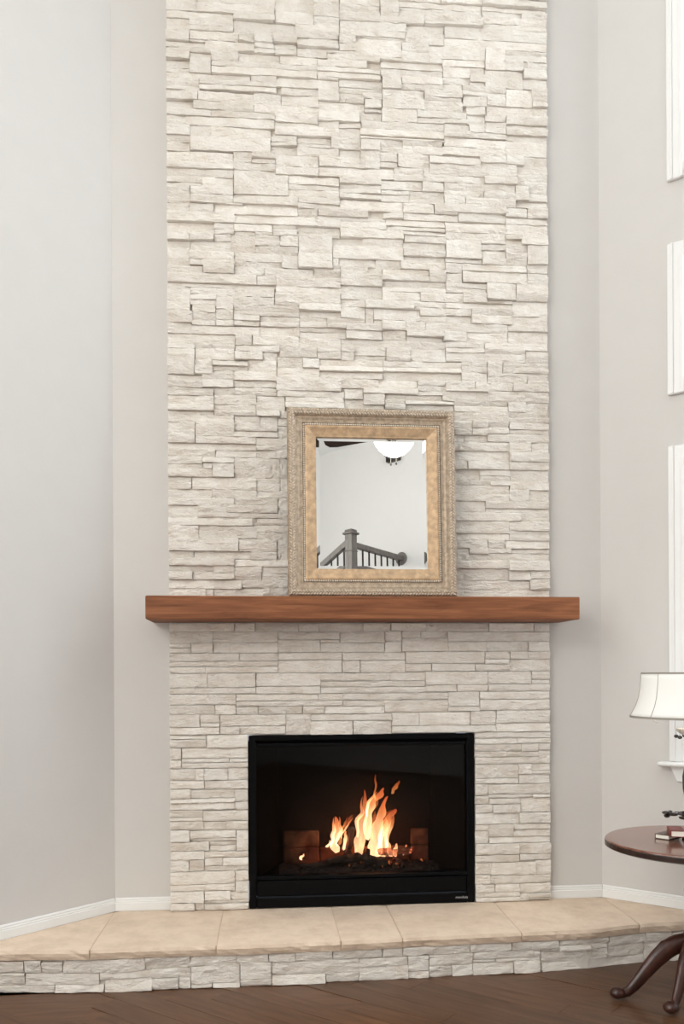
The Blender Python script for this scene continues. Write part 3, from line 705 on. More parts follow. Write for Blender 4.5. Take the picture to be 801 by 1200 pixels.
LOWER = """0 172 807 828 0 172 767 807 172 366 765 827 0 55 710 767 0 55 669 710 55 366 716 765 55 277 696 716 277 366 696 716
55 366 669 696 0 116 612 669 116 160 612 669 0 160 573 612 160 271 612 669 271 366 612 669 160 366 569 612 0 95 528 573
95 303 528 569 0 303 508 528 0 303 475 508 303 366 509 569 303 366 471 509 0 155 438 475 0 155 422 438 0 155 381 422
155 366 419 471 155 259 376 419 259 366 376 419 0 92 325 381 92 308 341 376 92 308 325 341 0 183 282 325 183 308 306 325
183 308 278 306 308 366 278 376 0 159 241 282 0 88 185 241 88 159 185 241 159 366 248 278 159 245 210 248 245 366 210 248
159 366 185 210 0 303 124 185 0 303 91 124 303 366 136 185 303 366 85 136 0 158 39 91 0 115 0 39 115 158 0 39
158 279 49 91 279 366 49 85 158 366 31 49 158 366 0 31 1456 1830 794 825 1456 1666 766 794 1666 1830 769 794 1456 1686 732 766
1456 1612 702 732 1612 1773 702 729 1686 1771 729 769 1771 1830 734 769 1773 1830 669 734 1456 1773 669 702 1456 1672 600 669 1672 1735 617 669
1735 1830 634 669 1672 1830 572 617 1456 1672 573 600 1735 1830 617 634 1456 1522 516 573 1522 1830 521 572 1524 1739 503 521 1739 1830 503 521
1456 1524 475 516 1524 1679 475 503 1679 1830 433 503 1456 1543 433 475 1543 1679 433 475 1456 1674 379 433 1674 1830 379 433 1456 1524 348 379
1456 1524 285 348 1524 1644 315 379 1644 1830 350 379 1644 1830 315 350 1524 1830 285 315 1456 1674 229 285 1674 1830 231 285 1674 1830 200 231
1456 1674 192 229 1456 1534 134 192 1534 1753 130 192 1753 1830 130 200 1530 1830 88 130 1456 1530 88 134 1456 1551 50 88 1551 1673 50 88
1456 1673 24 50 1456 1673 0 24 1673 1830 38 88 1673 1722 0 38 1722 1830 16 38 1722 1830 0 16 0 306 1311 1379 306 401 1310 1377
401 607 1310 1376 607 704 1310 1375 704 917 1310 1376 0 204 1256 1311 0 102 1236 1256 0 102 1211 1236 102 204 1211 1256 204 510 1260 1310
204 510 1211 1260 510 803 1273 1310 803 1020 1258 1310 510 710 1212 1273 710 1020 1212 1258 0 328 1172 1211 328 510 1172 1211 0 510 1147 1172
0 169 1116 1147 169 510 1116 1147 510 815 1177 1212 510 814 1115 1177 815 1119 1174 1212 814 900 1115 1174 900 1119 1115 1174 0 178 1048 1116
178 404 1048 1116 0 404 1019 1048 404 709 1053 1115 404 709 1017 1053 709 1045 1076 1115 709 1215 1047 1076 709 1215 1018 1047 1045 1215 1076 1115
0 310 968 1019 0 212 923 968 212 310 920 968 310 700 984 1017 310 816 958 984 700 815 984 1017 310 414 920 958 414 624 920 958
624 728 920 958 815 1326 984 1018 816 1018 955 984 728 1018 920 955 1018 1326 924 984 0 142 862 923 142 234 882 920 0 234 828 862
234 543 866 920 142 234 862 882 234 326 827 866 326 543 827 866 543 662 820 920 662 1052 887 920 662 865 820 887 865 1052 820 887
917 1048 1313 1376 1048 1222 1315 1375 1222 1529 1312 1377 1529 1751 1310 1375 1751 1830 1310 1377 1020 1101 1263 1313 1020 1102 1212 1263 1101 1195 1280 1315
1102 1326 1216 1280 1195 1326 1280 1312 1326 1830 1263 1310 1326 1514 1216 1263 1514 1722 1216 1263 1722 1830 1215 1263 1119 1507 1158 1216 1119 1246 1120 1158
1246 1458 1120 1158 1507 1630 1179 1216 1458 1630 1120 1154 1507 1630 1154 1179 1630 1722 1177 1216 1722 1830 1177 1215 1630 1830 1119 1177 1215 1523 1055 1120
1215 1370 1022 1055 1370 1523 1022 1055 1523 1736 1057 1119 1736 1830 1077 1119 1523 1830 1021 1057 1736 1830 1057 1077 1326 1482 950 1022 1482 1830 982 1021
1483 1830 930 982 1326 1483 927 950 1052 1185 859 924 1185 1436 859 924 1436 1562 859 927 1052 1562 825 859 1562 1830 868 930 1562 1830 825 868
710 803 1258 1273 607 704 1375 1400 1048 1222 1375 1400 1529 1751 1375 1400 401 607 1376 1400 704 904 1376 1400 904 1048 1376 1400 306 401 1377 1400
1222 1529 1377 1400 1751 1830 1377 1400 0 200 1379 1400 200 306 1379 1400"""
RISER = """198 296 83 129 296 368 80 140 368 452 78 125 452 567 78 140 567 644 79 140 644 784 79 140 784 964 86 140 964 1155 89 140
1155 1286 95 140 1286 1397 95 140 1397 1551 95 140 1551 1764 95 140 1764 1852 92 140 810 968 46 86 810 917 0 46 917 968 0 46
968 1168 18 89 968 1055 0 18 1055 1168 0 18 1168 1298 26 95 1168 1298 0 26 1298 1664 39 95 1298 1522 0 39 1522 1664 0 39
1664 1874 57 92 1664 1874 0 57 1852 2146 95 140 2146 2329 95 140 2329 2421 95 140 2421 2539 95 140 2539 2770 108 140 2539 2682 86 108
2682 2766 86 108 2770 2959 89 140 2959 3089 85 140 1874 1964 29 95 1964 2157 46 95 1964 2065 0 46 2065 2157 0 46 2157 2457 63 95
2157 2337 0 50 2256 2457 50 63 2337 2457 0 50 2457 2766 38 86 2457 2952 0 38 2766 2952 38 89 2952 3071 0 85 0 420 0 30
420 620 0 30 620 810 0 52 1874 1964 0 29 3071 3271 0 40 3271 3430 0 40 0 300 30 70 300 600 30 78 3071 3430 40 85
2157 2256 50 63 600 810 52 79 0 200 70 83 200 300 70 80 0 198 83 123 3089 3389 85 125 3389 3430 85 125 2457 2539 86 95
0 198 123 140 368 452 125 140 3089 3389 125 140 3389 3430 125 140 198 296 129 140"""
FLAME_DATA = """[[[[-0.13, 0.201, 0.406], [-0.121, 0.201, 0.463], [-0.111, 0.201, 0.521], [-0.12, 0.201, 0.578]], [0.0287, 0.0191, 0.0159, 0.0051]], [[[-0.098, 0.236, 0.431], [-0.082, 0.236, 0.495], [-0.056, 0.236, 0.539], [-0.03, 0.236, 0.58]], [0.0077, 0.0128, 0.0128, 0.0026]], [[[-0.076, 0.172, 0.417], [-0.072, 0.172, 0.468], [-0.072, 0.172, 0.512]], [0.0096, 0.0115, 0.0032]], [[[0.002, 0.236, 0.37], [0.005, 0.236, 0.454], [0.022, 0.236, 0.544], [0.035, 0.236, 0.608], [0.029, 0.236, 0.705]], [0.0287, 0.0287, 0.0255, 0.0159, 0.0026]], [[[0.035, 0.185, 0.463], [0.048, 0.185, 0.565], [0.061, 0.185, 0.641], [0.1, 0.185, 0.685], [0.123, 0.185, 0.72]], [0.0191, 0.0223, 0.0191, 0.0159, 0.0032]], [[[0.08, 0.194, 0.377], [0.081, 0.194, 0.46], [0.101, 0.194, 0.543], [0.114, 0.194, 0.607], [0.14, 0.194, 0.676]], [0.0383, 0.0383, 0.0287, 0.0191, 0.0032]], [[[0.117, 0.226, 0.37], [0.131, 0.226, 0.479], [0.151, 0.226, 0.556], [0.187, 0.226, 0.607]], [0.0319, 0.0255, 0.0223, 0.0051]], [[[0.077, 0.193, 0.659], [0.083, 0.193, 0.735], [0.082, 0.193, 0.786]], [0.0051, 0.0051, 0.0019]], [[[0.161, 0.204, 0.688], [0.184, 0.204, 0.719], [0.2, 0.204, 0.751]], [0.0064, 0.0115, 0.0032]], [[[0.172, 0.162, 0.381], [0.176, 0.162, 0.413], [0.179, 0.162, 0.445]], [0.0128, 0.0128, 0.0032]], [[[0.227, 0.22, 0.375], [0.237, 0.22, 0.4], [0.24, 0.22, 0.426]], [0.0077, 0.0077, 0.0026]], [[[0.257, 0.203, 0.387], [0.263, 0.203, 0.4], [0.265, 0.203, 0.416]], [0.0051, 0.0051, 0.0019]], [[[0.157, 0.186, 0.377], [0.147, 0.186, 0.422], [0.139, 0.186, 0.454]], [0.0159, 0.0128, 0.0038]], [[[-0.161, 0.223, 0.422], [-0.151, 0.223, 0.438], [-0.146, 0.223, 0.457]], [0.0077, 0.0064, 0.0026]], [[[-0.297, 0.184, 0.372], [-0.291, 0.184, 0.382], [-0.281, 0.184, 0.4]], [0.0089, 0.0064, 0.0026]]]"""
UP = parse(UPPER); LO = parse(LOWER); RI = parse(RISER)
YB = 0.018
chim = thing('stone_chimney_breast', (0, 0.03, 1.64), 'tall cream stacked ledgestone chimney breast above the wooden mantel', 'chimney breast')
mk('backing', G().box(-0.913, 0.913, YB, YW - 0.001, 1.6405, CEIL - 0.001), M['mortar'], chim)
r0 = random.Random(5); zz = 2985; extra = []
while zz < (CEIL - 1.58) * 1000 - 40:
    x = 0; hh_ = r0.choice([30, 36, 44])
    while x < 1830:
        w = r0.choice([160, 240, 320, 400]); w = min(w, 1830 - x)
        if 1830 - x - w < 80: w = 1830 - x
        extra.append([x, x + w, zz, zz + hh_]); x += w
    zz += hh_
upper = [[a, b, max(c, 62), d] for a, b, c, d in UP if d > 75]
rest = G()
for i, q in enumerate(extra):
    gg = stone_geo((q[1] - q[0]) / 1000 - .001, (q[3] - q[2]) / 1000 - .001, r0.uniform(.01, .03), 90000 + i)
    c = Vector((-0.915 + (q[0] + q[1]) / 2000, YB, 1.58 + (q[2] + q[3]) / 2000)); gg.v = [p + c for p in gg.v]; rest.add(gg.v, gg.f)
veneer(chim, upper, -0.915, 1.58, YB, 0.020, 0.0072, 3, rest=rest)

MZ0, MZ1 = 1.536, 1.6395           # mantel underside and top
surr = thing('fireplace_surround', (0, 0.03, HH), 'cream stacked ledgestone surround framing the black firebox below the mantel', 'fireplace surround')
gb = G()
gb.box(-0.913, FB[0] - 0.002, YB, YW - 0.001, HH + 0.001, MZ0 - 0.0005); gb.box(FB[1] + 0.002, 0.913, YB, YW - 0.001, HH + 0.001, MZ0 - 0.0005)
gb.box(FB[0] - 0.002, FB[1] + 0.002, YB, YW - 0.001, FB[3] + 0.002, MZ0 - 0.0005)
mk('backing', gb, M['mortar'], surr)
lower = [[a, b, max(c, 2), min(d, 1352)] for a, b, c, d in LO if min(d, 1352) - max(c, 2) > 8]
veneer(surr, lower, -0.915, HH, YB, 0.018, 0.0034, 7, 300, 0.25, -0.0010)

# ------------------------------------------------------------------ mantel
MX0, MX1, MY0 = -0.993, 0.976, -0.25
g = G(); nxm = 28
rm = random.Random(2)
vs = []; fs = []
for i in range(nxm + 1):
    x = MX0 + (MX1 - MX0) * i / nxm
    j = lambda s: noise.noise(Vector((x * 2.3, s, 0.5))) * 0.0022
    vs += [(x, MY0 + j(1), MZ0 + j(2) * 0.6), (x, YW - 0.0, MZ0), (x, YW - 0.0, MZ1), (x, MY0 + j(3), MZ1 + j(4) * 0.6)]
for i in range(nxm):
    for k in range(4):
        a = i * 4 + k; b = i * 4 + (k + 1) % 4
        fs.append((a, b, b + 4, a + 4))
fs += [(3, 2, 1, 0), tuple(range(nxm * 4, nxm * 4 + 4))]
g.add(vs, fs)
mantel = mk('mantel_shelf', g, M['mantel'], None, origin=(0, 0, MZ0), bevel=0.004)
tag(mantel, 'reddish brown stained timber mantel beam spanning the stone fireplace', 'mantel')

# ------------------------------------------------------------------ hearth
hearth = thing('raised_hearth', (0, -0.3, 0), 'low raised hearth of tan limestone slabs on cream stacked stone', 'hearth')
FRONT = [(-1.735, -0.500), (-1.186, -0.545), (-0.675, -0.544), (-0.167, -0.535), (0.097, -0.522), (0.616, -0.500), (0.925, -0.492), (1.170, -0.430), (1.655, -0.392)]
def front_y(x):
    for (x0, y0), (x1, y1) in zip(FRONT, FRONT[1:]):
        if x <= x1: return y0 + (y1 - y0) * (x - x0) / (x1 - x0)
    return FRONT[-1][1]
def back_y(x):
    if x < A.x: return A.y + (x - A.x) / DL.x * DL.y
    if x > B.x: return B.y + (x - B.x) / DR.x * DR.y
    return YW
joints = [(-1.735, -1.735), (-1.186, -1.176), (-0.678, -0.668), (-0.163, -0.158), (0.099, 0.105), (0.618, 0.634), (1.172, 1.190), (1.655, 1.655)]
TS = 0.046
ns = len(joints) - 1
for k in range(ns):
    (f0, b0), (f1, b1) = joints[k], joints[k + 1]
    gap = 0.0026
    f0 += gap * (k > 0); b0 += gap * (k > 0); f1 -= gap * (k < ns - 1); b1 -= gap * (k < ns - 1)
    nx = max(6, int((f1 - f0) / 0.03)); ny = 8
    V = []; Fs = []; off = Vector((k * 7.7, 0, 0)); dz = rm.uniform(-0.0015, 0.0005)
    rows = ny + 1 + 3
    for i in range(nx + 1):
        u = i / nx; xf = f0 + (f1 - f0) * u; xb = b0 + (b1 - b0) * u
        yf_ = front_y(xf) + noise.noise(Vector((xf * 9, k, 2)) + off) * 0.005 + noise.noise(Vector((xf * 35, k, 2)) + off) * 0.003
        yb_ = back_y(xb) - 0.0008
        if k == 0 or k == ns - 1:
            yb_ = min(yb_, back_y(xb) - 0.0008)
        for j in range(ny + 1):
            t = j / ny
            x = xb + (xf - xb) * t; y = yb_ + (yf_ - yb_) * t
            z = HH + dz + 0.0022 * noise.noise(Vector((x * 6, y * 6, k)) + off) + 0.0010 * noise.noise(Vector((x * 22, y * 22, k)) + off)
            z = min(z, HH + 0.0008)
            if j == 0: z = min(z, HH + 0.0004)
            if j == ny: z -= 0.003
            if (i == 0 and k > 0) or (i == nx and k < ns - 1): z -= 0.0025
            V.append(Vector((x, y, z)))
        for q in range(3):
            t = (q + 1) / 3
            V.append(Vector((xf, yf_ - (0.004 if q == 0 else 0.0) + noise.noise(Vector((xf * 30, q * 4.4, k)) + off) * 0.006 + (0.006 if q == 2 else 0), HH + dz - 0.003 - (TS - 0.004) * t)))
    for i in range(nx):
        for j in range(rows - 1):
            a = i * rows + j
            Fs.append((a, a + 1, a + rows + 1, a + rows))
    # closing faces: sides, bottom and back
    nb = len(V)
    for i in range(nx + 1):
        p = V[i * rows]; V.append(Vector((p.x, p.y, HH - TS)))
    for i in range(nx):
        Fs.append((i * rows, i * rows + rows, nb + i + 1, nb + i))
        Fs.append((i * rows + rows - 1, nb + i, nb + i + 1, (i + 1) * rows + rows - 1))
    Fs.append(tuple([j for j in range(rows)][::-1] + [nb])); Fs.append(tuple([nx * rows + j for j in range(rows)] + [nb + nx]))
    g = G(); g.v = V; g.f = Fs
    cc = sum(V, Vector()) / len(V)
    s_ = mk('slab', g, M['hearthstone'], hearth, origin=cc)
# grout strips in the joints
for k in range(1, ns):
    fx, bx = joints[k]
    p0 = Vector((bx, back_y(bx) - 0.004, HH - TS + 0.002)); p1 = Vector((fx, front_y(fx) + 0.006, HH - TS + 0.002))
    d = (p1 - p0)
    mk('grout_joint', G().obox(p0 + Vector((-0.0025, 0, 0)), (0.0050, 0, 0), d, (0, 0, TS - 0.0055)), M['hearthjoint'], hearth)
# riser core and stones
RY = 0.030
g = G(); xs = [FRONT[0][0]] + [q[0] for q in FRONT[1:]]
vs = []
for (x, y) in FRONT: vs += [(x, y + RY, 0.0), (x, y + RY, HH - TS - 0.001), (x, back_y(x) - 0.002, HH - TS - 0.001), (x, back_y(x) - 0.002, 0.0)]
fs = []
for i in range(len(FRONT) - 1):
    for k in range(4):
        a = i * 4 + k; b = i * 4 + (k + 1) % 4
        fs.append((b, a, a + 4, b + 4))
fs += [(0, 1, 2, 3), tuple(reversed(range(len(vs) - 4, len(vs))))]
g.add(vs, fs)
mk('riser_core', g, M['mortar'], hearth)
rr = random.Random(21)
for i, (x0, x1, z0, z1) in enumerate(RI):
    z1 = min(z1, 133)
    if z1 - z0 < 7: continue
    xa, xb = -1.75 + x0 / 1000, -1.75 + x1 / 1000
    if xa < -1.70: xa = -1.70
    if xb > 1.63: xb = 1.63
    if xb - xa < 0.02: continue
    w = xb - xa - 0.0014; h = (z1 - z0) / 1000 - 0.0014
    gg = stone_geo(w, h, max(0.006, rr.gauss(0.015, 0.0035)), 7000 + i, 1.0, 0.3, -0.0004)
    xm = (xa + xb) / 2; zc = (z0 + z1) / 2000
    ya, yb_ = front_y(xa) + RY, front_y(xb) + RY
    ang = math.atan2(yb_ - ya, xb - xa)
    c = Vector((xm, (ya + yb_) / 2, zc))
    gg.v = [Matrix.Rotation(ang, 3, 'Z') @ p + c for p in gg.v]
    mk('stone', gg, M['stone'], hearth, origin=c)

# ------------------------------------------------------------------ firebox insert
ins = thing('fireplace_insert', ((FB[0] + FB[1]) / 2, 0.0, HH + 0.001), 'black framed gas fireplace insert with smoked glass front', 'fireplace insert')
fx0, fx1, fz0, fz1 = FB[0] + 0.003, FB[1] - 0.003, HH + 0.0025, FB[3] - 0.002
YF = 0.004
gx0, gx1, gz0, gz1 = -0.512, 0.502, 0.330, 0.945
mk('side_frame', G().box(fx0, gx0, YF, 0.06, fz0, fz1), M['black'], ins, bevel=0.004)
mk('side_frame', G().box(gx1, fx1, YF, 0.06, fz0, fz1), M['black'], ins, bevel=0.004)
mk('top_frame', G().box(gx0 - 0.01, gx1 + 0.01, YF - 0.006, 0.06, fz1 - 0.024, fz1), M['black'], ins, bevel=0.005)
mk('vent_slot', G().box(gx0, gx1, YF + 0.03, 0.06, fz1 - 0.034, fz1 - 0.024), M['black_matte'], ins)
mk('louver', G().box(gx0, gx1, YF + 0.004, 0.06, gz1, fz1 - 0.034), M['black'], ins, bevel=0.004)
bp = mk('lower_panel', G().box(gx0, gx1, YF + 0.006, 0.06, fz0 + 0.052, gz0 - 0.020), M['black'], ins, bevel=0.004)
mk('louver', G().box(gx0, gx1, YF + 0.003, 0.06, gz0 - 0.016, gz0), M['black'], ins, bevel=0.003)
mk('bottom_frame', G().box(gx0, gx1, YF - 0.002, 0.06, fz0, fz0 + 0.047), M['black'], ins, bevel=0.004)
mk('glass_pane', G().box(gx0, gx1, 0.034, 0.039, gz0, gz1), M['fireglass'], ins)
mk('air_vent', G().box(-0.035, 0.035, YF - 0.010, YF - 0.004, fz1 - 0.016, fz1 - 0.009), M['black_matte'], ins)
fc = bpy.data.curves.new('lettering_curve', 'FONT'); fc.body = 'mendota'; fc.size = 0.017; fc.extrude = 0.0003; fc.shear = 0.15
fo = bpy.data.objects.new('lettering_curve', fc); COL.objects.link(fo)
bpy.context.view_layer.update()
lm = bpy.data.meshes.new_from_object(fo)
bpy.data.objects.remove(fo); bpy.data.curves.remove(fc)
lt = bpy.data.objects.new('lettering', lm); COL.objects.link(lt)
lm.materials.clear(); lm.materials.append(M['white_print'])
lt.rotation_euler = (math.radians(90), 0, 0)
lt.parent = ins; lt.location = Vector((0.442, YF - 0.0028, 0.2035)) - ins.location
# inside
bxl, bxr, by, sz = -0.40, 0.40, 0.40, 0.44
mk('back_liner', G().box(bxl, bxr, by, by + 0.02, 0.30, 0.97), M['black_matte'], ins)
for s in (-1, 1):
    e0 = gx0 - 0.02 if s < 0 else gx1 + 0.02; e1 = bxl if s < 0 else bxr
    gg = G(); q = [Vector((e0, 0.062, 0.30)), Vector((e1, by, 0.30)), Vector((e1, by, 0.97)), Vector((e0, 0.062, 0.97))]
    ofs = Vector((s * 0.02, 0.012, 0))
    gg.add(q + [p + ofs for p in q], [(0, 1, 2, 3), (7, 6, 5, 4), (0, 4, 5, 1), (1, 5, 6, 2), (2, 6, 7, 3), (3, 7, 4, 0)])
    mk('side_liner', gg, M['black_matte'], ins)
mk('firebox_floor', G().box(gx0 - 0.02, gx1 + 0.02, 0.062, by, 0.285, 0.305), M['black_matte'], ins)
mk('firebox_roof', G().box(gx0 - 0.02, gx1 + 0.02, 0.062, by, 0.965, 0.98), M['black_matte'], ins)
# refractory panels either side of the fire
for (x0, x1) in ((-0.375, -0.190), (0.290, 0.385)):
    for j in range(2):
        hgt = 0.085
        mk('firebrick_panel', G().box(x0, x1, by - 0.028, by - 0.004, 0.307 + j * (hgt + 0.002), 0.307 + j * (hgt + 0.002) + hgt), M['liner'], ins, bevel=0.006)
mk('firebrick_panel', G().box(-0.186, 0.286, by - 0.028, by - 0.004, 0.307, 0.392), M['liner'], ins, bevel=0.006)

# coals
g = G(); nx, ny = 56, 16
V = []; Fs = []
for j in range(ny + 1):
    for i in range(nx + 1):
        x = -0.40 + 0.80 * i / nx; y = 0.085 + 0.26 * j / ny
        e = max(0.0, 1 - ((x - 0.05) / 0.36) ** 2) * max(0.0, 1 - ((y - 0.21) / 0.14) ** 2)
        z = 0.3065 + 0.012 + 0.030 * e + 0.012 * noise.noise(Vector((x * 34, y * 34, 1))) + 0.008 * noise.noise(Vector((x * 80, y * 80, 4)))
        V.append(Vector((x, y, max(z, 0.3075))))
for j in range(ny):
    for i in range(nx):
        a = j * (nx + 1) + i
        Fs += [(a, a + 1, a + nx + 2), (a, a + nx + 2, a + nx + 1)]
nb = len(V); ring = [i for i in range(nx + 1)] + [j * (nx + 1) + nx for j in range(1, ny + 1)] + [ny * (nx + 1) + i for i in range(nx - 1, -1, -1)] + [j * (nx + 1) for j in range(ny - 1, 0, -1)]
for k in ring: V.append(Vector((V[k].x, V[k].y, 0.306)))
for k in range(len(ring)):
    k2 = (k + 1) % len(ring)
    Fs.append((ring[k2], ring[k], nb + k, nb + k2))
g.v = V; g.f = Fs
bed = mk('ember_bed', g, M['ash'], None, origin=(0, 0.2, 0.306)); tag(bed, 'bed of dark coals and ash under the burning logs', 'embers', None, 'stuff')
# embers scattered through the bed
g = G(); re = random.Random(4)
for k in range(70):
    x = re.gauss(0.06, 0.11); y = re.uniform(0.11, 0.28)
    if abs(x - .05) > .3: continue
    rot = Matrix.Rotation(re.uniform(0, 6), 3, 'Z') @ Matrix.Rotation(re.uniform(0, 3), 3, 'X')
    e = max(0.0, 1 - ((x - 0.05) / 0.36) ** 2) * max(0.0, 1 - ((y - 0.21) / 0.14) ** 2)
    g.ball((x, y, 0.326 + 0.03 * e), re.uniform(0.006, 0.013), 6, 4, (1.3, 1, 0.7), rot)
o = mk('glowing_coals', g, M['ember'], None, origin=(0, 0.2, 0.32)); tag(o, 'small glowing orange coals among the ash', 'embers', None, 'stuff')

def log(p0, p1, r0_, seed, label, mat='log'):
    p0, p1 = Vector(p0), Vector(p1); n = 14; pts = []; rad = []
    for i in range(n + 1):
        t = i / n
        pts.append(p0.lerp(p1, t) + Vector((0, noise.noise(Vector((t * 3, seed, 0))) * .008, noise.noise(Vector((t * 3, seed, 5))) * .008)))
        rad.append(r0_ * (1 + 0.22 * noise.noise(Vector((t * 6, seed, 9)))) * (0.8 if i in (0, n) else 1))
    g = G().tube(pts, rad, 10)
    for v in g.v: v += Vector((0, 0, 1)) * 0.006 * noise.noise(v * 40)
    c = (p0 + p1) / 2
    root = mk('fire_log', g, M[mat], None, origin=(c.x, c.y, min(p0.z, p1.z) - r0_))
    tag(root, label, 'log', 'logs in the gas fire')
    # broken end face
    d = (p1 - p0).normalized()
    g2 = G().tube([p1 + d * 0.0005, p1 + d * 0.004], [r0_ * 0.72, r0_ * 0.55], 10)
    mk('cut_end', g2, M['log'], root)
    return root
log((-0.165, 0.16, 0.362), (0.005, 0.19, 0.378), 0.020, 1, 'charred log lying left of the tall flames')
log((0.005, 0.155, 0.388), (0.125, 0.135, 0.345), 0.022, 2, 'charred log crossing in front of the tall flames')
log((-0.062, 0.20, 0.378), (-0.036, 0.215, 0.52), 0.017, 3, 'charred upright branch between the left and middle flames')
log((0.10, 0.25, 0.385), (0.27, 0.22, 0.395), 0.020, 4, 'charred log behind the small flames on the right')
log((0.036, 0.13, 0.37), (0.038, 0.16, 0.418), 0.010, 5, 'small black stub standing before the flames')
log((-0.30, 0.19, 0.335), (-0.16, 0.20, 0.345), 0.013, 6, 'thin charred stick at the left of the ember bed')

FLAMES = json.loads(FLAME_DATA)
fire = thing('fire', (0.06, 0.2, 0.36), 'tall orange and yellow flames burning on the logs', 'flames')
def smooth_path(pts, rad, n):
    P = [Vector(p) for p in pts]; out = []; ro = []
    m_ = len(P)
    for i in range(m_ - 1):
        p0, p1, p2, p3 = P[max(i - 1, 0)], P[i], P[i + 1], P[min(i + 2, m_ - 1)]
        for k in range(n):
            t = k / n
            q = 0.5 * ((2 * p1) + (-p0 + p2) * t + (2 * p0 - 5 * p1 + 4 * p2 - p3) * t * t + (-p0 + 3 * p1 - 3 * p2 + p3) * t ** 3)
            out.append(q); ro.append(rad[i] + (rad[i + 1] - rad[i]) * t)
    out.append(P[-1]); ro.append(rad[-1] * 0.5)
    return out, ro
for k, (pts, rad) in enumerate(FLAMES):
    pp, rr_ = smooth_path(pts, rad, 6)
    L_ = len(pp); rr_ = [max(0.0012, q * (0.85 + 0.15 * math.sin(i * 0.9 + k))) for i, q in enumerate(rr_)]
    rr_[0] *= 0.6
    pp = [p + Vector((noise.noise(Vector((i * .35, k * 3.1, 0))) * .010, 0, 0)) for i, p in enumerate(pp)]
    if len(pts) > 3:
        for e in (-1, 1):
            rf = random.Random(k * 7 + e)
            i0 = rf.randint(2, L_ // 3); i1 = min(L_ - 1, i0 + rf.randint(9, 14))
            seg = [pp[i] + Vector((e * rr_[i] * (0.7 + 1.1 * (i - i0) / (i1 - i0)), e * 0.012, 0.010 * (i - i0) / (i1 - i0))) for i in range(i0, i1 + 1)]
            wd = [max(0.0012, rr_[i0] * 0.42 * math.sin(math.pi * (0.12 + 0.86 * q / (len(seg) - 1)))) for q in range(len(seg))]
            mk('flame_tongue', G().tube(seg, wd, 10, 0.75), M['flame_orange'] if rf.random() < 0.6 else M['flame'], fire)
    g = G().tube(pp, rr_, 12, 0.75)
    mk('flame_tongue', g, M['flame_orange'] if k in (1, 7, 8) else M['flame'], fire)
pl = bpy.data.lights.new('firelight', 'POINT'); pl.energy = FIRE_W; pl.color = (1.0, 0.42, 0.13); pl.shadow_soft_size = 0.06
po = bpy.data.objects.new('firelight', pl); COL.objects.link(po); po.location = (0.06, 0.21, 0.50)

# ------------------------------------------------------------------ mirror leaning on the mantel
PHI = math.radians(3.0)
MW, MH = 0.786, 0.884
mloc = Vector((0.0315, -0.1345, MZ1 + 0.0025))
MM = Matrix.Translation(mloc) @ Matrix.Rotation(-PHI, 4, 'X')      # local: x right, z up, -y towards the room, back at y=+0.03
mir = thing('framed_mirror', mloc, 'ornate champagne and gold framed mirror leaning against the stone on the mantel', 'mirror')
def sweep_side(prof, k):
    """one mitred side of a rectangular frame; prof = (inset from outer edge, height towards the room)"""
    cs = [(-MW / 2, 0), (MW / 2, 0), (MW / 2, MH), (-MW / 2, MH)]
    ins_ = [(1, 1), (-1, 1), (-1, -1), (1, -1)]
    a, b = k, (k + 1) % 4
    vs = []
    for c in (a, b):
        for (u, v) in prof:
            vs.append(Vector((cs[c][0] + ins_[c][0] * u, 0.012 - v, cs[c][1] + ins_[c][1] * u)))
    m_ = len(prof); fs = [(i, (i + 1) % m_, m_ + (i + 1) % m_, m_ + i) for i in range(m_)]
    fs += [tuple(reversed(range(m_))), tuple(range(m_, 2 * m_))]
    return G().add(vs, [tuple(reversed(q)) for q in fs]).xform(MM)
outer = [(0, 0), (0, 0.026), (0.006, 0.036), (0.014, 0.043), (0.024, 0.045), (0.034, 0.040), (0.042, 0.031), (0.046, 0.031), (0.056, 0.026), (0.066, 0.025), (0.070, 0.026), (0.071, 0.018), (0.078, 0.018), (0.078, 0)]
gold = [(0.0785, 0), (0.0785, 0.021), (0.082, 0.029), (0.090, 0.031), (0.108, 0.025), (0.126, 0.019), (0.133, 0.018), (0.133, 0)]
for k in range(4):
    s_ = mk('frame_side', sweep_side(outer, k), M['frame'], mir)
    mk('gold_band', sweep_side(gold, k), M['gold'], s_)
# carving on the outer torus and beading
gc = G(); gbd = G(); rc = random.Random(8)
per = [((-MW / 2, 0), (MW / 2, 0), (0, 1)), ((MW / 2, 0), (MW / 2, MH), (-1, 0)), ((MW / 2, MH), (-MW / 2, MH), (0, -1)), ((-MW / 2, MH), (-MW / 2, 0), (1, 0))]
for (p, q, nrm) in per:
    p = Vector((p[0], 0, p[1])); q = Vector((q[0], 0, q[1])); nv = Vector((nrm[0], 0, nrm[1])); d = (q - p).normalized(); Ln = (q - p).length
    s = 0.012; k = 0
    while s < Ln - 0.012:
        for (ins_, hgt, sg) in ((0.014, 0.041, 1), (0.027, 0.042, -1)):
            c = p + d * (s + (0.006 if sg < 0 else 0)) + nv * ins_ + Vector((0, 0.012 - hgt, 0))
            ang = sg * 0.75 + rc.uniform(-.3, .3)
            ax = (d * math.cos(ang) + nv * math.sin(ang)).normalized(); bx = ax.cross(Vector((0, 1, 0)))
            rot = Matrix((ax, Vector((0, 1, 0)), bx)).transposed()
            gc.ball(c, 1.0, 6, 4, (rc.uniform(.008, .011), 0.0062, 0.0042), rot)
        s += 0.0135; k += 1
    s = 0.080
    while s < Ln - 0.078:
        c = p + d * s + nv * 0.0765 + Vector((0, 0.012 - 0.0265, 0))
        gbd.ball(c, 0.0044, 6, 4)
        s += 0.0105
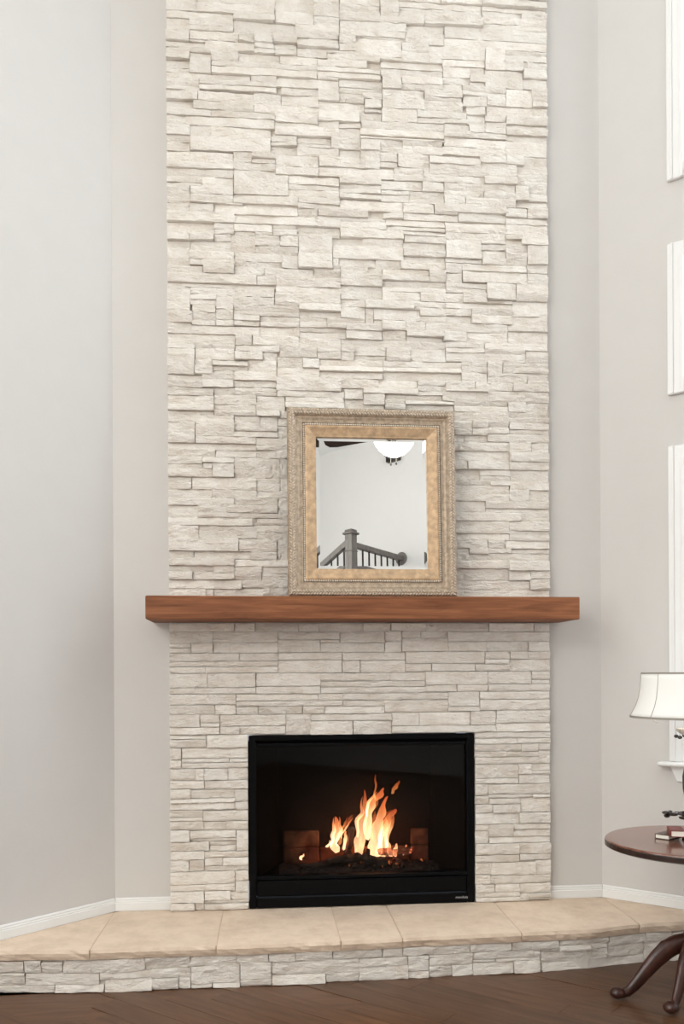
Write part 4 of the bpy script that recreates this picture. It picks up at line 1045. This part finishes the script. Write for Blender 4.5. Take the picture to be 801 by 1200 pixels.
o = mk('carving', gc.xform(MM), M['carve'], mir, smooth=True); o['kind'] = 'stuff'; o['label'] = 'carved leaf relief around the outer frame'
o = mk('beading', gbd.xform(MM), M['bead'], mir, smooth=True); o['kind'] = 'stuff'; o['label'] = 'row of small pale beads'
gi = 0.131; bv = 0.018
x0, x1, z0, z1 = -MW / 2 + gi, MW / 2 - gi, gi, MH - gi
yg = 0.012 - 0.0045; yb2 = yg - 0.00033
vs = [(x0, yb2, z0), (x1, yb2, z0), (x1, yb2, z1), (x0, yb2, z1), (x0 + bv, yg, z0 + bv), (x1 - bv, yg, z0 + bv), (x1 - bv, yg, z1 - bv), (x0 + bv, yg, z1 - bv)]
vs += [(x0, yg + 0.003, z0), (x1, yg + 0.003, z0), (x1, yg + 0.003, z1), (x0, yg + 0.003, z1)]
fs = [(4, 5, 6, 7), (0, 1, 5, 4), (1, 2, 6, 5), (2, 3, 7, 6), (3, 0, 4, 7), (11, 10, 9, 8), (1, 0, 8, 9), (2, 1, 9, 10), (3, 2, 10, 11), (0, 3, 11, 8)]
mk('mirror_glass', G().add(vs, fs).xform(MM), M['mirror'], mir)
mk('back_board', G().box(-MW / 2 + 0.01, MW / 2 - 0.01, 0.0125, 0.018, 0.01, MH - 0.01).xform(MM), M['frame_dark'], mir)

# ------------------------------------------------------------------ round table with lamp and books
TC = Vector((1.24, -0.83, 0)); TR = 0.355; TH = 0.62
tab = thing('pedestal_table', TC, 'round reddish mahogany pedestal table with splayed carved legs beside the hearth', 'table')
mk('table_top', G().lathe([(TR - 0.012, TH - 0.020), (TR - 0.003, TH - 0.017), (TR, TH - 0.010), (TR - 0.002, TH - 0.003), (TR - 0.006, TH)], TC, 64), M['mahogany'], tab)
mk('table_rim', G().lathe([(TR - 0.05, TH - 0.034), (TR - 0.016, TH - 0.034), (TR + 0.0012, TH - 0.027), (TR + 0.0015, TH - 0.010), (TR - 0.001, TH - 0.0065), (TR - 0.01, TH - 0.019)], TC, 64, caps=False), M['mahogany_dark'], tab)
prof = [(0.05, 0.12), (0.062, 0.15), (0.065, 0.20), (0.055, 0.25), (0.036, 0.28), (0.030, 0.32), (0.044, 0.37), (0.052, 0.42), (0.040, 0.48), (0.028, 0.51), (0.034, 0.55), (0.075, 0.575), (0.10, 0.586)]
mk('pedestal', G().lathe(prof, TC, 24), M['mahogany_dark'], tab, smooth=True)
for ang, R_ in ((181, 0.335), (222, 0.265), (1, 0.335), (42, 0.265)):
    a = math.radians(ang); d = Vector((math.cos(a), math.sin(a), 0)); k = R_ / 0.335
    path = [(0.045, 0.215, 0.034), (0.10, 0.205, 0.034), (0.16, 0.165, 0.031), (0.21, 0.115, 0.026), (0.25, 0.070, 0.022), (0.285, 0.036, 0.018), (0.315, 0.024, 0.017), (0.335, 0.028, 0.021), (0.345, 0.030, 0.010)]
    pts = [TC + d * (u * k) + Z * h for (u, h, r_) in path]
    pp, rr_ = smooth_path(pts, [q[2] * 1.15 for q in path], 4)
    g = G().tube(pp, rr_, 12, 0.72, ref=Vector((-d.y, d.x, 0)))
    for v in g.v: v.z = max(v.z, 0.0006)
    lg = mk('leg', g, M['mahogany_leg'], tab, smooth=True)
    # carved knee leaf and scroll toe
    kp = [TC + d * (0.10 * k) + Z * 0.238, TC + d * (0.145 * k) + Z * 0.212, TC + d * (0.185 * k) + Z * 0.172, TC + d * (0.20 * k) + Z * 0.150]
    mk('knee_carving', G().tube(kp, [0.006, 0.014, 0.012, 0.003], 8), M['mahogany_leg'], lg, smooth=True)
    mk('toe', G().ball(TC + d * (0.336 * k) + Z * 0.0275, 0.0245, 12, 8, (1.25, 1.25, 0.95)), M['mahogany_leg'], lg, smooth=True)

LC = Vector((1.255, -0.80, TH + 0.0005))
lamp = thing('table_lamp', LC, 'table lamp with ivory bell shade and dark ornate base on the round table', 'lamp')
def sqf(a): return 1.0
sp = [(0.255, 1.114), (0.246, 1.130), (0.232, 1.158), (0.222, 1.190), (0.216, 1.230), (0.213, 1.262), (0.2115, 1.287)]
sh = mk('lamp_shade', G().lathe(sp, (LC.x, LC.y, 0), 48, caps=False), M['shade'], lamp, smooth=True)
so = sh.modifiers.new('thickness', 'SOLIDIFY'); so.thickness = 0.002
mk('shade_trim', G().lathe([(0.2565, 1.108), (0.2585, 1.108), (0.2575, 1.1165), (0.2555, 1.1165)], (LC.x, LC.y, 0), 48, caps=False), M['shade_trim'], lamp)
mk('shade_trim', G().lathe([(0.2105, 1.285), (0.2130, 1.285), (0.2130, 1.2905), (0.2105, 1.2905)], (LC.x, LC.y, 0), 48, caps=False), M['shade_trim'], lamp)
for k in range(8):
    a = math.radians(22 + 45 * k)
    pts = [Vector((LC.x + (r_ + 0.0008) * math.cos(a), LC.y + (r_ + 0.0008) * math.sin(a), z)) for (r_, z) in sp]
    mk('shade_seam', G().tube(pts, 0.0010, 5), M['shade_trim'], sh)
a_ = math.radians(205)
tp = Vector((LC.x + 0.2575 * math.cos(a_), LC.y + 0.2575 * math.sin(a_), 1.1075))
mk('shade_tag', G().tube([tp, tp + Vector((0.012, 0, -0.007)), tp + Vector((0.020, 0, -0.012))], [0.002, 0.0035, 0.002], 6), M['porcelain'], sh)
hp = [LC + Vector((math.sin(t) * 0.055, 0, 0.44 + 0.12 - math.cos(t) * 0.125)) for t in [0.5 + i * (5.28 / 16) for i in range(17)]]
mk('harp', G().tube(hp, 0.002, 6), M['bronze'], lamp)
mk('finial', G().lathe([(0.004, 0.685), (0.010, 0.692), (0.012, 0.702), (0.005, 0.712), (0.002, 0.722)], LC, 12), M['bronze'], lamp)
bulb = mk('bulb', G().ball(LC + Vector((0, 0, 0.555)), 0.030, 12, 8, (1, 1, 1.3)), emit_mat('warm_bulb', (1.0, 0.75, 0.45), 6.0), lamp, smooth=True)
bodyp = [(0.058, 0.0), (0.060, 0.010), (0.052, 0.020), (0.042, 0.032), (0.030, 0.05), (0.022, 0.08), (0.030, 0.11), (0.045, 0.15), (0.055, 0.20), (0.056, 0.25), (0.046, 0.30), (0.028, 0.33), (0.020, 0.35), (0.024, 0.37), (0.016, 0.40), (0.012, 0.47)]
mk('lamp_base', G().lathe(bodyp, LC, 20), M['bronze'], lamp, smooth=True)
mk('bobeche', G().lathe([(0.018, 0.405), (0.045, 0.412), (0.072, 0.428), (0.080, 0.442), (0.078, 0.443), (0.070, 0.432), (0.044, 0.418), (0.018, 0.412)], LC, 20, caps=False), M['porcelain'], lamp, smooth=True)
for k in range(8):
    a = math.radians(10 + 45 * k); d = Vector((math.cos(a), math.sin(a), 0))
    p = LC + d * 0.079 + Z * 0.440
    dr = mk('hanging_drop', G().ball(p - Z * 0.030, 0.010, 8, 6, (1, 1, 0.75)), M['crystal'], lamp, smooth=True)
    mk('wire', G().tube([p, p - Z * 0.022], 0.0008, 5), M['bronze'], dr)
for k in range(6):
    a = math.radians(15 + 60 * k); d = Vector((math.cos(a), math.sin(a), 0)); n_ = Vector((-d.y, d.x, 0))
    c = LC + d * 0.072 + Z * 0.094
    g = G(); rl = random.Random(k)
    for q in range(7):
        cc = c + d * rl.uniform(-.035, .045) + n_ * rl.uniform(-.025, .025) + Z * rl.uniform(-.012, .014)
        rot = Matrix.Rotation(rl.uniform(0, 6), 3, 'Z') @ Matrix.Rotation(rl.uniform(-.6, .6), 3, 'X')
        g.ball(cc, 0.019, 8, 4, (1, 0.55, 0.35), rot)
    g.tube([LC + d * 0.02 + Z * 0.085, c], 0.006, 6)
    mk('leaf_spray', g, M['bronze'], lamp)
ll = bpy.data.lights.new('lamp_bulb_light', 'POINT'); ll.energy = LAMP_W; ll.color = (1.0, 0.80, 0.58); ll.shadow_soft_size = 0.03
lo_ = bpy.data.objects.new('lamp_bulb_light', ll); COL.objects.link(lo_); lo_.location = LC + Vector((0, 0, 0.555))

def book(loc, rz, w, d, h, cover, label, tilt=0.0):
    root = thing('book', loc, label, 'book', 'books on the round table')
    mt = Matrix.Translation(loc) @ Matrix.Rotation(rz, 4, 'Z') @ Matrix.Rotation(tilt, 4, 'Y')
    mk('cover', G().box(0, w, 0, d, 0, 0.003).xform(mt), M[cover], root, bevel=0.0008)
    mk('cover', G().box(0, w, 0, d, h - 0.003, h).xform(mt), M[cover], root, bevel=0.0008)
    mk('spine', G().box(-0.0025, 0.0004, 0, d, 0, h).xform(mt), M[cover], root, bevel=0.001)
    mk('pages', G().box(0.0006, w - 0.004, 0.003, d - 0.003, 0.0032, h - 0.0032).xform(mt), M['paper'], root)
    return root
book(Vector((1.090, -0.775, TH + 0.0005)), math.radians(-52), 0.060, 0.100, 0.020, 'book_brown', 'thin brown book lying flat near the table edge')
book(Vector((1.112, -0.872, TH + 0.0225)), math.radians(-18), 0.052, 0.115, 0.026, 'book_red', 'red book lying on the brown book in front of the lamp')

# ------------------------------------------------------------------ things behind the viewer, seen in the mirror
NW = Vector((0.624, -6.555, 0)); TOPZ = 3.690
RW = Vector((1.326, -7.311, 3.513))
RW = RW + NBR * ((BC - RW).dot(NBR))           # exactly on the back wall
LAND = 2.593
loft = thing('stair_landing', (NW.x + 0.35, NW.y - 0.35, 0), 'upper stair landing and flight behind the viewer', 'stairs')
dw = -NBR                                          # from newel towards the wall
wdist = (NW - BC).dot(NBR)
mk('landing_deck', G().obox(NW + dw * -0.08 + BR * 0.10 + Z * (LAND - 0.26), dw * (wdist + 0.079), BR * -1.0, Z * 0.26), M['trim'], loft)
for k in range(7):
    o_ = NW + dw * -0.08 + BR * (-0.90 - 0.17 * k) + Z * (LAND - 0.26 - 0.18 * k - 0.18)
    mk('tread', G().obox(o_, dw * (wdist + 0.079), BR * -0.17, Z * 0.26), M['rail'], loft)
rail = thing('stair_railing', (NW.x, NW.y, LAND), 'grey brown newel post with handrails and black balusters reflected in the mirror', 'railing')
def post(c, w, z0, z1): return G().obox(c - BR * w / 2 - NBR * w / 2 + Z * z0, BR * w, NBR * w, Z * (z1 - z0))
np_ = mk('newel_post', post(NW, 0.105, LAND + 0.0005, TOPZ - 0.045), M['rail'], rail, bevel=0.004)
mk('newel_cap', post(NW, 0.150, TOPZ - 0.060, TOPZ - 0.035), M['rail'], np_, bevel=0.006)
mk('newel_cap', post(NW, 0.115, TOPZ - 0.035, TOPZ), M['rail'], np_, bevel=0.010)
mk('newel_collar', post(NW, 0.120, TOPZ - 0.27, TOPZ - 0.255), M['rail'], np_, bevel=0.003)
hz = 3.513
g = G().obox(NW + dw * 0.05 - BR * 0.032 + Z * (hz - 0.035), dw * (wdist - 0.05 - 0.02), BR * 0.064, Z * 0.07)
mk('handrail', g, M['rail'], rail, bevel=0.012, bseg=2)
mt = Matrix.Translation(NW + dw * (wdist - 0.001) + Z * hz) @ (Vector((0, 0, 1)).rotation_difference(NBR)).to_matrix().to_4x4()
mk('rosette', G().lathe([(0.085, 0.0), (0.085, 0.012), (0.07, 0.02), (0.05, 0.022)], (0, 0, 0), 24).xform(mt), M['rail'], rail)
nb_ = 8
for k in range(nb_):
    c = NW + dw * (0.10 + (wdist - 0.16) * k / (nb_ - 1))
    mk('baluster', post(c, 0.016, LAND + 0.0005, hz - 0.034), M['iron'], rail)
sl = math.tan(math.radians(28.0))
p0 = NW - BR * 0.05 + Z * (3.540); Lh = 1.15
dv = (-BR - Z * sl) * Lh
mk('handrail', G().obox(p0 + NBR * 0.032 - Z * 0.040, dv, NBR * -0.064, Z * 0.08), M['rail'], rail, bevel=0.010, bseg=2)
for k in range(10):
    t = 0.11 + 0.100 * k
    c = NW - BR * t
    zt = 3.540 - (t - 0.05) * sl - 0.038
    mk('baluster', post(c, 0.016, LAND - 0.18 * (t // 0.17) - (0.36 if t > .9 else 0), zt), M['iron'], rail)

FC = Vector((0.872, -4.665, 0))
fan = thing('ceiling_fan', (FC.x, FC.y, CEIL), 'dark ceiling fan with lit white glass bowl reflected in the mirror', 'ceiling fan')
mk('canopy', G().lathe([(0.02, CEIL - 0.09), (0.05, CEIL - 0.075), (0.075, CEIL - 0.03), (0.075, CEIL - 0.0005)], FC, 24), M['fan_metal'], fan, smooth=True)
mk('downrod', G().lathe([(0.013, 4.35), (0.013, CEIL - 0.08)], FC, 12), M['fan_metal'], fan)
mk('motor_housing', G().lathe([(0.06, 4.155), (0.12, 4.17), (0.15, 4.21), (0.15, 4.28), (0.11, 4.33), (0.04, 4.36)], FC, 32), M['fan_metal'], fan, smooth=True)
mk('light_kit', G().lathe([(0.10, 4.102), (0.105, 4.12), (0.06, 4.154)], FC, 24), M['fan_metal'], fan, smooth=True)
bw = mk('glass_bowl', G().lathe([(0.012, 3.934), (0.060, 3.943), (0.115, 3.972), (0.162, 4.020), (0.195, 4.073), (0.203, 4.097), (0.13, 4.103)], FC, 32), M['bowl'], fan, smooth=True)
for k in range(5):
    a = math.radians(203 + 72 * k); d = Vector((math.cos(a), math.sin(a), 0)); n_ = Vector((-d.y, d.x, -0.42)).normalized()
    out = [(0.21, -0.055), (0.62, -0.082), (0.70, -0.070), (0.735, -0.03), (0.735, 0.03), (0.70, 0.070), (0.62, 0.082), (0.21, 0.055)]
    lo2 = [FC + d * u + n_ * v + Z * 4.165 for (u, v) in out]; m_ = len(out)
    g = G().add(lo2 + [p + Z * 0.008 for p in lo2], [tuple(reversed(range(m_))), tuple(range(m_, 2 * m_))] + [(i, (i + 1) % m_, m_ + (i + 1) % m_, m_ + i) for i in range(m_)])
    bl = mk('fan_blade', g, M['fan_blade'], fan)
    mk('blade_arm', G().obox(FC + d * 0.10 - n_ * 0.02 + Z * 4.175, d * 0.14, n_ * 0.04, Z * 0.012), M['fan_metal'], bl)
for k, (dx, dy, ln) in enumerate(((-0.055, 0.10, 0.13), (0.0, 0.10, 0.12))):
    p = FC + Vector((dx, dy, 3.965))
    ch = mk('pull_chain', G().tube([p, p - Z * ln], 0.0022, 5), M['porcelain'], fan)
    mk('chain_knob', G().lathe([(0.003, -ln - 0.032), (0.010, -ln - 0.024), (0.010, -ln - 0.010), (0.003, -ln)], p, 10), M['rail'], ch)

sc0 = Vector((1.30, -7.333, 4.86)); sc0 = sc0 + NBR * ((BC - sc0).dot(NBR))
spk = thing('wall_speaker', sc0, 'small dark box speaker high on the wall behind the fan light', 'speaker')
mk('speaker_body', G().obox(sc0 - BR * 0.10 + NBR * 0.001 - Z * 0.05, BR * 0.20, NBR * 0.07, Z * 0.085), M['fan_metal'], spk, bevel=0.006)
mk('speaker_grille', G().obox(sc0 - BR * 0.09 + NBR * 0.0712 - Z * 0.042, BR * 0.18, NBR * 0.003, Z * 0.07), M['iron'], spk)
